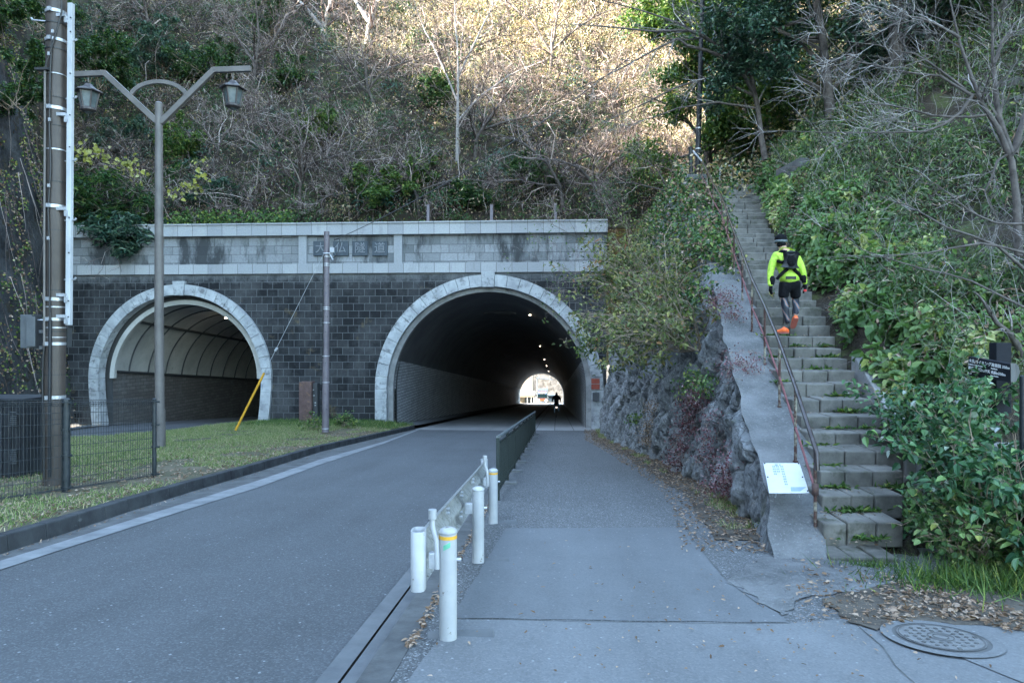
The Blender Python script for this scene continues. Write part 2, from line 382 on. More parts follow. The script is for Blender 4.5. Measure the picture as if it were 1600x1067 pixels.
M['mauvepole'] = mottled('faded_purple_brown_pole', (.125, .11, .125), (.18, .16, .18), 2, .5, .08, 50, spots=((.1, .1, .12), 6, .55, .7))
M['lamppole'] = mottled('taupe_lamp_paint', (.10, .093, .09), (.145, .135, .13), 2, .5, .06, 50)
M['lampdark'] = mottled('dark_lantern_metal', (.035, .032, .035), (.07, .06, .062), 4, .45, .05, 50)
M['lampglass'] = mottled('frosted_lantern_glass', (.07, .095, .105), (.125, .155, .17), 6, .3, .02, 50)
M['whitebar'] = mottled('pale_square_tube', (.34, .36, .39), (.45, .47, .5), 2, .5, .04, 50)
M['black'] = plain('black_cable', (.02, .022, .025), .5)
M['fence'] = mottled('black_green_fence_wire', (.012, .018, .022), (.03, .036, .042), 8, .45, .05, 50)
M['greenfence'] = mottled('dark_green_railing', (.006, .012, .012), (.018, .03, .028), 5, .5, .08, 50)
M['greentop'] = mottled('worn_railing_top', (.04, .05, .055), (.15, .175, .185), 7, .45, .08, 50)
M['cabinet'] = mottled('dark_cabinet', (.008, .010, .014), (.018, .022, .028), 2, .5, .05, 50)
M['greybox'] = mottled('grey_equipment_box', (.05, .057, .066), (.08, .09, .10), 2, .5, .05, 50)
M['rust'] = mottled('rusty_brown_box', (.075, .045, .042), (.13, .085, .08), 3, .75, .2, 30, spots=((.2, .12, .07), 5, .56, .72))
M['rustrail'] = mottled('rusted_flaking_paint', (.20, .19, .15), (.32, .30, .24), 9, .7, .3, 60, spots=((.065, .03, .026), 5, .40, .5))
M['redrail'] = mottled('faded_red_lower_rail', (.12, .035, .038), (.2, .075, .08), 8, .6, .2, 60)
M['darkrail'] = mottled('polished_dark_handrail', (.035, .028, .03), (.07, .06, .062), 6, .2, .05, 60, .2)
M['yellow'] = plain('yellow_guard', (.62, .33, .03), .45)
M['yelrail'] = plain('yellow_rail_paint', (.45, .33, .05), .55)
M['red'] = mottled('red_brown_plaque', (.25, .05, .03), (.33, .08, .05), 4, .6, .1, 50)
M['plate'] = mottled('blue_grey_name_plate', (.035, .05, .065), (.06, .08, .10), 4, .55, .1, 50)
M['carve'] = plain('carved_stroke', (.19, .21, .235), .6)
M['board'] = mottled('white_board', (.46, .48, .51), (.54, .56, .58), 2, .4, .02, 50)
M['ink'] = plain('faded_blue_print', (.25, .34, .44), .6)
M['signblk'] = mottled('blackish_sign_board', (.007, .009, .015), (.012, .015, .022), 5, .7, .05, 50, spec=.2)
M['signwht'] = plain('sign_white_letter', (.7, .72, .76), .5)
M['bark'] = mottled('grey_bark', (.055, .047, .044), (.13, .115, .108), 6, .9, .6, 30)
M['palebark'] = mottled('pale_bark', (.20, .185, .18), (.34, .325, .32), 6, .85, .4, 30)
M['twig'] = leafmat('brown_purple_twigs', [(0, (.025, .018, .016)), (.5, (.085, .06, .055)), (.8, (.24, .195, .185)), (1, (.52, .45, .42))], .0, .8)
M['ptwig'] = leafmat('pale_twigs', [(0, (.07, .06, .057)), (.6, (.18, .165, .16)), (1, (.40, .38, .38))], .0, .8)
M['cane'] = leafmat('tan_canes', [(0, (.12, .09, .07)), (1, (.36, .29, .22))], .0, .8)
M['evleaf'] = leafmat('evergreen_leaf', [(0, (.012, .035, .016)), (.6, (.035, .09, .032)), (.9, (.08, .155, .045)), (1, (.18, .22, .06))], .25, .3)
M['dkleaf'] = leafmat('blue_dark_leaf', [(0, (.012, .034, .026)), (.6, (.035, .085, .06)), (.9, (.09, .16, .105)), (1, (.17, .24, .16))], .15, .28)
M['midleaf'] = leafmat('mid_green_leaf', [(0, (.025, .06, .018)), (.5, (.06, .13, .035)), (.85, (.13, .21, .055)), (1, (.27, .30, .07))], .3, .45)
M['brleaf'] = leafmat('broad_bank_leaf', [(0, (.04, .09, .03)), (.5, (.10, .19, .07)), (.85, (.19, .29, .11)), (.95, (.33, .36, .10)), (1, (.46, .48, .25))], .3, .45)
M['nearleaf'] = leafmat('near_bush_leaf', [(0, (.014, .05, .024)), (.45, (.045, .125, .06)), (.85, (.11, .22, .10)), (.96, (.19, .30, .09)), (1, (.40, .44, .47))], .25, .35)
M['bamboo'] = leafmat('bamboo_grass_leaf', [(0, (.03, .055, .02)), (.6, (.07, .12, .05)), (.88, (.13, .175, .08)), (1, (.36, .34, .24))], .25, .4)
M['dry'] = leafmat('dry_leaf', [(0, (.08, .045, .025)), (.5, (.2, .13, .085)), (1, (.4, .31, .25))], .1, .7)
M['dry_sun'] = leafmat('dry_and_sunlit_growth', [(0, (.12, .085, .05)), (.4, (.28, .21, .13)), (.8, (.46, .38, .25)), (1, (.6, .52, .4))], .3, .8)  # straw tones; they also paint sun warmth into the lit upper slope
M['hleaf'] = leafmat('winter_hill_leaf', [(0, (.02, .04, .018)), (.5, (.055, .085, .035)), (.9, (.10, .125, .05)), (1, (.16, .16, .07))], .25, .5)
M['olive'] = leafmat('olive_winter_leaf', [(0, (.035, .05, .02)), (.45, (.095, .125, .05)), (.75, (.18, .21, .08)), (.9, (.30, .29, .10)), (1, (.24, .11, .07))], .3, .45)
M['pale'] = leafmat('painted_sun_glow', [(0, (.30, .24, .16)), (.5, (.5, .42, .31)), (1, (.68, .62, .52))], .35, .8)  # pale straw tones standing in for sunlight on the upper slope
M['yelleaf'] = leafmat('yellow_vine_leaf', [(0, (.20, .22, .05)), (.6, (.40, .39, .10)), (1, (.55, .54, .30))], .35, .5)
M['redleaf'] = leafmat('purple_red_ground_leaf', [(0, (.06, .018, .022)), (.5, (.15, .05, .065)), (.8, (.24, .13, .155)), (1, (.34, .28, .31))], .15, .6)
M['grass'] = leafmat('verge_grass', [(0, (.07, .13, .03)), (.42, (.15, .24, .07)), (.65, (.27, .28, .14)), (1, (.50, .42, .29))], .3, .6)
# ------------------------------------------------------------------ measured lines on the ground
YP = 34.0                                                     # plane of the portal wall
kerbL = Line([(0, 866), (100, 834), (200, 800), (300, 768), (400, 738), (500, 706), (600, 682), (650, 670)])
lineA = Line([(0, 877), (100, 846), (200, 814), (300, 783), (400, 752), (500, 718), (600, 690), (652, 671)])
lineB = Line([(0, 891), (100, 858), (200, 826), (300, 794), (400, 763), (500, 726), (600, 693), (654, 672)])
gutA = Line([(499, 1061), (562, 987), (644, 884), (716, 792), (764, 731), (836, 640)]); gutS = Line([(534, 1064), (647, 911), (738, 789), (838, 641)])
def rline(x0, y0, x1, y1): return Line([(x0, y0), (x1, y1)])
# straight kerb-side lines all run to the same vanishing point (860, 620)
def toVP(x, y, yf=668): t = (yf-y)/(620-y); return Line([(x, y), (x+(860-x)*t, yf)])
gutA = toVP(499, 1061); gutS = toVP(534, 1064); gutB = toVP(568, 1062); kerbR = toVP(617, 1064)
wallB = Line([(1215, 905), (1200, 872), (1150, 803), (1100, 765), (1050, 738), (1000, 712), (950, 690), (938, 668)])
HR0 = .16
lroadN = Line([(403, 664), (236, 677), (108, 687), (0, 700)], .12)
lroadF = Line([(158, 666), (108, 673), (0, 684)], .12)
# ------------------------------------------------------------------ stairs and ramp, measured sideways px at distance d
_d = [6.0, 6.5, 7.25, 8, 9.5, 11, 14, 17.5, 21.5, 26]
_sl = [1300, 1290, 1283, 1278, 1225, 1200, 1165, 1136, 1116, 1104]; _sr = [1412, 1412, 1412, 1412, 1347, 1306, 1250, 1200, 1175, 1160]
_rd = [6.2, 6.9, 7.48, 8.3, 9.27, 10.1, 11.2, 13.5, 17, 21, 22]; _rt = [1215, 1205, 1201, 1180, 1162, 1147, 1135, 1118, 1098, 1078, 1076]
def xSL(d): return (np.interp(d, _d, _sl)-800)/FP*d
def xSR(d): return (np.interp(d, _d, _sr)-800)/FP*d
def xT(d):
    d = np.asarray(d, float); a = (np.interp(d, _rd, _rt)-800)/FP*d
    return np.where(d > 22, 5.69+(d-22)*.068, a+(fbm(d*2.3, 3, 3, 3)-.5)*.11)
def zst(d):                                                   # ramp height; treads are .2 above it
    d = np.asarray(d, float); z = -.576+.4526*(np.minimum(d, 22.3)-6.5); return z+np.where(d > 25, (d-25)*.7, 0)
def HRc(xc, d):                                               # bank, ramp and stair bed, right of the rock wall
    xc = np.asarray(xc, float); d = np.asarray(d, float)
    g = -S*(d*CT+xc*ST); z0 = zst(d); dx = np.maximum(xc-xSR(d)-.15, 0)
    bank = z0+.18*sstep(0, .3, dx)+(.5+.4*sstep(12, 18, d))*dx+.018*dx**2
    k = sstep(7.0, 8.4, d); z = np.where(dx > 0, g*(1-k)+bank*k, z0)
    st = (xc > xSL(d)) & (xc < xSR(d)+.05) & (d < 24); z = np.where(st, z-.12, z)
    z = np.where(d > 24, 7.0+(z-7.0)*sstep(0, 5, xc-xT(d)), z)
    z = np.where(d < 6.5, g, z)
    return z
def xcliff(Y): return np.interp(Y, [-60, 0, 22, 34, 60, 120], [-20, -22, -22.2, -25.0, -31, -40])
def zcliff(X, Y):
    q = xcliff(Y)-X; q = np.maximum(q, 0)
    z = np.interp(q, [0, .9, 1.8, 2.7, 3.2, 4.6], [0, 5.5, 10.5, 14.5, 18, 23])
    hh = np.interp(Y, [-60, -6, 0, 4, 12, 17, 26, 32, 40, 60, 100], [56, 54, 49, 40, 39, 36, 36.5, 39, 46, 48, 40]); hh = hh-1.5+(fbm(Y*.35, 5, 5, 3)-.5)*8+(fbm(Y*1.3, 8, 5, 2)-.5)*3; z = z+(hh-21)*sstep(4, 19, q)  # unseen crest heights shaped so their shadow leaves only the upper slope sunlit
    return gz(Y)+z+(fbm(X*.3, Y*.3, 3)-.5)*2.2*sstep(2, 6, q)+(fbm(np.asarray(Y)*.6, z*.5, 9)-.5)*1.6+(fbm(np.asarray(Y)*2.1, z*1.5, 4)-.5)*1.1
def HA(X, Y):                                                 # the hillside over the tunnels
    X = np.asarray(X, float); Y = np.asarray(Y, float)
    r = 7.35+1.22*np.maximum(Y-35.4, 0)+(fbm(X*.13, Y*.13, 1)-.5)*5*sstep(35.5, 41, Y)+(fbm(X*.5, Y*.5, 2)-.5)*1.3*sstep(35.4, 37, Y)
    ridge = 44-19.5*np.exp(-((X-8.6-(Y-55)*.157)/2.6)**2)+(fbm(X*.2, 4, 4)-.5)*3
    r = np.minimum(r, ridge)
    xc, d = cam_xy(X, Y); hr = HRc(xc, d); w = sstep(0, 5, xc-(8.0+(d-36)*.1)+2.2)
    r = r*(1-w)+np.maximum(r, np.minimum(hr, 46))*w
    r = np.where(X < xcliff(Y), np.maximum(r, zcliff(X, Y)), r)
    fall = sstep(139, 156, Y); return r*(1-fall)+(gz(Y)+8.5)*fall  # unseen far side kept high to hold the tunnel exit in shade
def H(X, Y):                                                  # whole terrain, for planting
    X = np.asarray(X, float); Y = np.asarray(Y, float); xc, d = cam_xy(X, Y)
    b = wallB(Y); g = gz(Y); tt = xT(d); xb, _ = cam_xy(b, Y)
    q = np.clip((xc-xb)/np.maximum(tt-xb, .2), 0, 1); zt = np.where(d > 22, 7.0, zst(d)); wl = g+(zt-g)*q**.62
    r = np.where(xc > tt, HRc(xc, d), np.where(xc > xb, wl, g))
    r = np.where((d < 6.5), g, r)
    r = np.where((X < xcliff(Y)), zcliff(X, Y), r)
    return np.where(Y >= 35.3, HA(X, Y), r)
def hit(px, py, y0=3, y1=140):                                # first terrain met by the line of sight
    d = ray(px, py); t = np.arange(y0, y1, .1)/d[1]; X = d[0]*t; Y = d[1]*t; Z = CZ+d[2]*t
    k = np.argmax(Z < H(X, Y)); return Vector((X[k], Y[k], Z[k])) if Z[k] < H(X[k], Y[k]) else None
# ------------------------------------------------------------------ ground sheets
def strip(name, fa, fb, Ys, h, mat, hb=None, n=2, kind='structure'):
    m = MB(); Ys = np.asarray(Ys, float); a = fa(Ys) if callable(fa) else np.full(len(Ys), fa); b = fb(Ys) if callable(fb) else np.full(len(Ys), fb)
    u = np.linspace(0, 1, n)[None]; X = a[:, None]*(1-u)+b[:, None]*u; Y = np.repeat(Ys[:, None], n, 1)
    ha = h; hb = h if hb is None else hb
    Z = gz(Y)+ha*(1-u)+hb*u; m.grid(np.stack([X, Y, Z], -1)); o = m.build(name, mat, origin=(0, 10, gz(10)))
    if kind: o['kind'] = kind
    return o
Yn = np.concatenate([np.arange(-8, 36, .5), np.arange(36, 232, 4)])
m = MB(); gx, gy = np.meshgrid(np.linspace(-320, 320, 41), np.concatenate([np.linspace(-320, -20, 8), np.linspace(-8, 400, 40)]), indexing='ij')
m.grid(np.stack([gx, gy, gz(gy)-.03], -1)); struct(m.build('ground', M['earth'], origin=(0, 0, -.03)))
strip('road', kerbL, lambda Y: gutA(Y)+.0, Yn[Yn < 33.2], 0.0, M['road'])
strip('tunnel_road', kerbL, lambda Y: gutA(Y), Yn[Yn > 32.4], .004, M['road2'])
strip('road_gutter', lambda Y: kerbL(Y), lineB, Yn[Yn < 33.2], .004, M['kerbtop'])
strip('road_line', lineA, lineB, Yn[Yn < 33], .008, M['line'])
strip('tunnel_lane_line', lambda Y: gutA(Y)-.35, lambda Y: gutA(Y)-.2, Yn[Yn > 33], .008, M['line'])
strip('gutter_slab', gutA, lambda Y: gutS(Y)-.009, Yn[Yn < 33.5], .012, M['gutter'])
strip('gutter_slab', lambda Y: gutS(Y)+.009, gutB, Yn[Yn < 33.5], .012, M['gutter'])
strip('flat_kerb', gutB, kerbR, Yn[Yn < 33.5], .05, M['kerbtop'])
strip('sidewalk', kerbR, lambda Y: np.where(Y < 7.2, 9.0, wallB(Y)+.5), Yn[Yn < 32.2], .046, M['walk'])
strip('tunnel_sidewalk', gutB, 2.2, np.concatenate([[31.8, 32.4, 33, 34], Yn[Yn > 34]]), .06, M['slab'])
def gpoly(name, pts, h, mat, rough=.02):
    m = MB(); Q = []
    W_ = [G(a, b, h) for a, b in pts]
    for p, q in zip(W_, W_[1:]+W_[:1]):
        k = max(1, min(40, int((q-p).length/.07)))
        for i in range(k):
            r = p.lerp(q, i/k); w = rough*(1 if i else .3); Q.append(r+Vector((w*(float(vn(r.x*7, r.y*7))-.5+.5*(float(vn(r.x*23, r.y*23))-.5)), w*(float(vn(r.x*7+50, r.y*7))-.5), 0)))
    m.poly(Q); return struct(m.build(name, mat, origin=G(*pts[0], h)))
# front of the kerb step so the slabs have an edge
m = MB()
for f, h0, h1, dx in ((gutB, .012, .05, 0),):
    Yk = Yn[Yn < 33.5]; V = np.stack([np.stack([f(Yk), Yk, gz(Yk)+q], -1) for q in (h0-.05, h1)], 1); m.grid(V)
struct(m.build('kerb_face', M['kerbtop'], origin=(0, 5, gz(5))))
gpoly('sidewalk_patch', [(706, 965), (1230, 972), (1190, 935), (1130, 902), (1103, 868), (1068, 823), (790, 825)], .050, M['patch'])
gpoly('sidewalk_patch', [(560, 1180), (1700, 1180), (1700, 1062), (1600, 1060), (1420, 1000), (1330, 966), (1240, 973), (704, 967)], .050, M['patch2'])
# joints worn into the asphalt
m = MB()
for pts, w in ([[(706, 966), (800, 967), (900, 970), (1010, 971), (1120, 973), (1235, 973)], .006], [[(792, 824), (1068, 823), (1103, 868), (1135, 905)], .005], [[(1135, 905), (1170, 932), (1192, 948)], .007], [[(1300, 935), (1318, 958), (1350, 985), (1380, 1010), (1400, 1040), (1430, 1067)], .007], [[(780, 690), (835, 690)], .03]):
    for (a, b) in zip(pts[:-1], pts[1:]):
        p, q = G(*a, .054), G(*b, .054); t = (q-p).normalized(); s_ = Vector((-t.y, t.x, 0))*w/2; m.poly([p-s_, q-s_, q+s_, p+s_])
struct(m.build('sidewalk_joint', M['kerbtop'], origin=G(780, 824, .05)))
gpoly('concrete_apron', [(1138, 905), (1205, 862), (1225, 835), (1290, 850), (1300, 866), (1380, 905), (1440, 915), (1330, 925), (1262, 930), (1220, 960)], .056, M['slope'], .12)
gpoly('bare_dirt_patch', [(1285, 932), (1335, 924), (1440, 905), (1560, 900), (1800, 980), (1600, 985), (1530, 975), (1470, 970), (1400, 978), (1370, 984), (1330, 966), (1285, 945)], .060, M['earth'], .16)
gpoly('side_path', [(1440, 972), (1530, 972), (1620, 985), (1900, 1010), (1900, 1300), (1600, 1066), (1480, 1018)], .056, M['patch2'])
# dirt strip at the foot of the rock wall
def dirtL(Y): return wallB(Y)-.5-.3*fbm(np.asarray(Y)*1.3, 2)+.12
strip('dirt_strip', dirtL, lambda Y: wallB(Y)+.6, np.arange(7.6, 33.4, .2), .056, M['earth'])
# left kerb (built as stones), verge and side road
m = MB(); Yk = np.arange(-6, 33.6, .6)
for a, b in zip(Yk[:-1], Yk[1:]):
    a2 = a+.008; lo = []; hi = []
    for Y, off in ((a2, 0), (b, 0), (b, -.17), (a2, -.17)):
        X = float(kerbL(Y)); lo.append((X+off, Y, gz(Y)-.05)); hi.append((X+off-(.02 if off == 0 else 0), Y, gz(Y)+.175))
    m.hexa(lo, hi)
o = struct(m.build('kerb', M['kerb'], origin=(float(kerbL(10)), 10, gz(10)), bevel=.015))
vL = lambda Y: lroadN(Y)
def verge_h(X, Y): return .165+.16*sstep(24, 34, Y)*sstep(-7, -9, X)+(fbm(np.asarray(X)*.9, np.asarray(Y)*.9, 5)-.5)*.07
m = MB(); Yv = np.arange(-8, 34.3, .35); u = np.linspace(0, 1, 40)[None]
X = (kerbL(Yv)-.16)[:, None]*(1-u)+lroadN(Yv)[:, None]*u; Y = np.repeat(Yv[:, None], 40, 1)
Z = gz(Y)+verge_h(X, Y)*sstep(0, .04, u)*1.0+.16*(1-sstep(0, .04, u)); Z = np.where(u > .97, gz(Y)+.1, Z)
m.grid(np.stack([X, Y, Z], -1)); struct(m.build('verge', mottled('verge_soil', (.05, .055, .025), (.13, .11, .075), 1.4, .95, .6, 20), origin=(-8, 15, gz(15)), smooth=True))
strip('side_road', lambda Y: lroadF(Y)-.6, lroadN, np.concatenate([np.arange(-8, 36, 1.), np.arange(36, 140, 8)]), .12, M['road'])
strip('side_road_edge', lambda Y: lroadN(Y)-.25, lambda Y: lroadN(Y)-.02, np.arange(0, 34.5, 1.), .124, M['gutter'])
strip('side_road_far_edge', lambda Y: lroadF(Y)-.35, lambda Y: lroadF(Y)+.0, np.arange(0, 34.5, 1.), .2, M['gutter'])
# ------------------------------------------------------------------ hillsides
m = MB(); xs = np.concatenate([np.arange(-75, -28, 1.6), np.arange(-28, 24, .55), np.arange(24, 90, 2)]); ys = np.concatenate([np.arange(34.75, 62, .5), np.arange(62, 158, 3)])
X, Y = np.meshgrid(xs, ys, indexing='ij'); Z = HA(X, np.maximum(Y, 35.35)); m.grid(np.stack([X, Y, Z], -1))
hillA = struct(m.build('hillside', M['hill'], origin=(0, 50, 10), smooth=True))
m = MB(); ds = np.arange(5.6, 62, .22); dx = np.concatenate([np.arange(0, 6, .12), np.arange(6, 20, .5), np.arange(20, 90, 3)])
D = np.repeat(ds[:, None], len(dx), 1); XC = xT(D)+dx[None]
Z = HRc(XC, D)+(fbm(XC*1.1, D*1.1, 2)-.5)*.25*sstep(.3, 1.2, XC-xSR(D)); Z = np.minimum(Z, 48); Z = np.where(D < 6.5, Z-.1, Z)
V = np.stack([-ST*D+CT*XC, CT*D+ST*XC, Z], -1); Yc = V[:-1, :-1, 1]; mask = Yc < 35.2
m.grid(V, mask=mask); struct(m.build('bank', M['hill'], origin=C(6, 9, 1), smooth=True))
m = MB(); ys = np.arange(-75, 35.4, .5); q = np.concatenate([np.arange(0, 5, .22), np.arange(5, 20, 1.0), np.arange(20, 66, 4)])
Y = np.repeat(ys[:, None], len(q), 1); X = xcliff(Y)-q[None]; m.grid(np.stack([X, Y, zcliff(X, Y)], -1)[:, ::-1])
struct(m.build('cliff', M['cliff'], origin=(-24, 20, gz(20)), smooth=True))
# ------------------------------------------------------------------ rock retaining wall beside the sidewalk
m = MB(); ys = np.arange(6.55, 34.2, .055); us = np.linspace(0, 1, 100)
Y = np.repeat(ys[:, None], len(us), 1); U = np.repeat(us[None], len(ys), 0)
xb = wallB(Y); xbc, db = cam_xy(xb, Y); tx = xT(db); zt = np.where(db > 22, 7.0, zst(db)); g = gz(Y)-.05
X = None; xc = xbc+(tx-xbc)*(U**1.35); z = g+(zt-g)*U
rk = (fbm(Y*1.1, z*.9, 1, 4)-.5); rk2 = (fbm(Y*3.1, z*1.6, 6, 4)-.5); blk = vn(np.floor(Y*1.25+.7*vn(z*1.5, Y*.2))*7.3, np.floor(z*1.4+vn(Y*2, z)*1.2)*3.1, 0)-.5
zz = z+Y*.35; rk3 = (fbm(Y*4.5+z*1.5, z*1.6, 9, 3)-.5); rk2 = np.abs(fbm(Y*2.0+z*.8, z*.8, 6, 4)-.5)*-1.6+.15; wx = fbm(Y*1.4, z*1.4, 12)-.5; ed, cv = cells((Y+z*.45)*1.25+wx*1.1, z*.95-Y*.15+wx); disp = (rk*.45+rk2*.28+rk3*.20+(cv-.5)*.20+(fbm(Y*9, z*5, 3, 3)-.5)*.16+(np.clip(ed*3.2, 0, 1)**.5-1)*.17)*sstep(0, .05, U+.03)*(1-sstep(.93, 1, U))*np.clip((zt-g)/2.0, .1, 1)
xc = xc-disp; V = np.stack([-ST*db+CT*xc, Y+ST*(xc-xbc), z], -1)
m.grid(V); rw = m.build('rock_wall', M['rock'], origin=(3.2, 12, gz(12)))
tag(rw, 'rough grey boulder faced retaining wall between the sidewalk and the stair ramp', 'wall')
# concrete ramp strip that carries the handrail
m = MB(); ds = np.concatenate([np.arange(6.45, 22.4, .12)]); us = np.linspace(-.02, 1, 12)
D = np.repeat(ds[:, None], 12, 1); XC = xT(D)+(xSL(D)+.02-xT(D))*us[None]; Z = zst(D)+.03+(fbm(XC*3, D*3, 4)-.5)*.09
m.grid(np.stack([-ST*D+CT*XC, CT*D+ST*XC, Z], -1)); o = m.build('concrete_ramp', M['slope'], origin=C(3, 7, -.4), smooth=True)
tag(o, 'rough sloping concrete strip beside the steps that carries the handrail', 'ramp')
# ------------------------------------------------------------------ stone stairs, one mesh per step
st = thing('stone_stairs', 'long flight of worn grey stone steps climbing the hillside on the right', 'stairs', C(3.3, 6.5, -.55))
def step_d(k): return 6.5+.38*(k-1)+.03*math.sin(k*2.3)
for k in range(1, 43):
    d0 = step_d(k); z1 = -.548+.172*k-(.06 if k == 1 else 0)+.012*math.sin(k*5.1); a = float(xSL(d0)); b = float(xSR(d0))
    if k > 30: b += .15
    if k == 1: a += .05; b -= .05
    m = MB(); n = 3 if k < 16 else 2; cuts = [a]+[a+(b-a)*(i+1+.25*(random.random()-.5))/n for i in range(n-1)]+[b]
    for x0, x1 in zip(cuts[:-1], cuts[1:]):
        j = (random.random()-.5)*.03; e = (random.random()-.5)*.015; zz = z1+e; g_ = .006
        lo = [C(x0+g_, d0+j, zz-.26), C(x1-g_, d0+j, zz-.26), C(x1-g_, d0+.46, zz-.26), C(x0+g_, d0+.46, zz-.26)]
        hi = [C(x0+g_, d0+j-.012, zz-.004), C(x1-g_, d0+j-.012, zz-.004+(random.random()-.5)*.016), C(x1-g_, d0+.46, zz+.01), C(x0+g_, d0+.46, zz+.01)]
        m.hexa(lo, hi)
    m.build('step', M['stone'], st, bevel=.016)
# low concrete edging on the right of the steps
m = MB()
for d0, d1 in ((7.9, 9.0), (9.05, 10.2)):
    lo = []; hi = []
    for d, o_ in ((d0, .02), (d0, .2), (d1, .2), (d1, .02)):
        x = float(xSR(d))+o_; z = float(zst(d)); lo.append(C(x, d, z-.5)); hi.append(C(x, d, z+.36))
    m.hexa(lo, hi)
tag(m.build('stair_edging', M['concrete'], bevel=.02), 'sloping concrete edging between the steps and the leafy bank', 'edging')
# low retaining walls on the bank
def slab_wall(name, label, pa, pb, h, th, mat='concrete'):
    m = MB(); t = (pb-pa); t.z = 0; t.normalize(); nrm_ = Vector((-t.y, t.x, 0))*th
    m.hexa([pa-Vector((0, 0, h)), pb-Vector((0, 0, h)), pb+nrm_-Vector((0, 0, h)), pa+nrm_-Vector((0, 0, h))], [pa, pb, pb+nrm_, pa+nrm_])
    return tag(m.build(name, M[mat], bevel=.02), label, 'wall')
slab_wall('low_wall', 'low grey concrete wall behind the leafy bush, under the direction sign', PD(1440, 692, 7.6), PD(1680, 697, 7.2), 1.2, .22)
slab_wall('retaining_wall', 'short broken concrete retaining wall above the bank, right of the stair top', PD(1212, 266, 19.0), PD(1250, 246, 17.9), 1.2, .3, 'kerbtop')
for i, (a, b, d) in enumerate([((1555, 168), (1640, 150), 12.5), ((1560, 205), (1650, 185), 11.8), ((1548, 140), (1640, 118), 13.3)]):
    pa = hit(1585, (168, 200, 138)[i], 6, 40); m = MB(); m.box(pa+Vector((.5, .1, .04)), (1.6, .34, .2), TH+.3)
    tag(m.build('upper_step', M['stone'], bevel=.02), ['middle grey step high on the bank behind the bare tree at the right edge', 'lowest grey step high on the bank behind the bare tree at the right edge', 'topmost grey step high on the bank behind the bare tree at the right edge'][i], 'step', 'concrete steps high on the bank')
# ------------------------------------------------------------------ handrail
hr = thing('handrail', 'long rusty handrail with a dark polished top bar climbing left of the steps', 'handrail', C(3.1, 7, -.38))
pd_ = [7.0, 8.09, 9.27, 10.48, 11.62, 13.0, 14.4, 15.8, 17.4, 19.0, 20.8, 22.2]; px_ = [1274, 1243, 1218, 1195, 1175, 1160, 1147, 1137, 1128, 1114, 1105, 1097]
tops = []
for i, (d, x) in enumerate(zip(pd_, px_)):
    xc = (x-800)/FP*d; z = float(zst(d)); h = .92 if i else .86; base = C(xc, d, z-.05); top = C(xc, d, z+h); tops.append(top)
    m = MB(); m.cyl(base, top, .017, n=10); m.cyl(C(xc, d, z+.03), C(xc, d, z+.045), .03, n=10); m.build('post', M['rustrail'], hr, True)
end = C((1083-800)/FP*23.2, 23.2, CZ+(533.5-236)/FP*23.2)
bar = [tops[0]+Vector((-.0, -.06, -.22)), tops[0]+Vector((0, -.035, -.05))]+tops+[end]
m = MB(); m.tube(bar[:-1], .024, 10); m.build('top_rail', M['darkrail'], hr, True)
m = MB(); m.tube([tops[-1], end], .03, 10); m.build('top_rail', M['whitepaint'], hr, True)
low = [t-Vector((0, 0, .48)) for t in tops]; low[0] = low[0]+Vector((0, 0, .05)); m = MB(); m.tube(low+[end-Vector((0, 0, .5))], .014, 8); m.build('lower_rail', M['redrail'], hr, True)
m = MB(); p = tops[0]-Vector((0, 0, .42)); m.lathe([(.0, -.06), (.034, -.06), (.036, .05), (.0, .06)], p, 10); m.build('clamp', M['rust'], hr, True)
# pale railing at the head of the stairs
ur = thing('landing_railing', 'pale railing with a yellow sloping bar at the head of the steps', 'railing', PD(1125, 287, 23.5))
pts = [PD(1125, 262, 23.6), PD(1143, 259, 24.2), PD(1152, 268, 23.5), PD(1160, 277, 23.2), PD(1167, 283, 22.8)]
for p in pts[:4]:
    m = MB(); m.cyl(p, Vector((p.x, p.y, min(6.45, p.z-.5))), .03, n=8); m.build('post', M['whitepaint'], ur, True)
m = MB(); m.tube([PD(1109, 257, 23.6)]+pts[:1], .025, 8); m.build('top_rail', M['yelrail'], ur, True)
m = MB(); m.tube(pts[:2], .03, 8); m.build('top_rail', M['whitepaint'], ur, True)
m = MB(); m.tube(pts[1:], .025, 8); m.build('top_rail', M['yelrail'], ur, True)
# block at the top of the ramp with a short dark post
m = MB(); a = PD(1070, 276, 22.6); b = PD(1100, 276, 22.6); m.box((a+b)/2-Vector((0, 0, 1.2)), ((b-a).length, .7, 2.4), TH)
tag(m.build('concrete_block', M['slope'], bevel=.03), 'rough concrete block at the upper end of the ramp', 'block')
m = MB(); p = PD(1080, 276, 22.6); m.cyl(p, PD(1079, 232, 22.6), .07, n=12); m.cyl(PD(1079, 232, 22.6), PD(1079, 230, 22.6), .085, n=12)
tag(m.build('short_post', M['black'], None, True), 'short dark post on the concrete block beside the stair head', 'post')
lp = thing('tall_pole', 'tall thin dark pole rising from behind the head of the stairs', 'pole', PD(1090, 262, 24.5))
p0 = PD(1089, 290, 23.2); p1 = PD(1094, 130, 23.2); p2 = PD(1101, -120, 23.2)
m = MB(); m.tube([p0, p1, p2], [.10, .08, .07], 12); m.build('shaft', M['cabinet'], lp, True)
m = MB(); q = p0.lerp(p1, .55); m.cyl(q, q+Vector((.002, 0, .05)), .1, n=12); m.build('band', M['steel'], lp, True)
m = MB(); q = p0.lerp(p1, .35); m.cyl(q, q+Vector((.002, 0, .04)), .1, n=12); m.build('band', M['steel'], lp, True)
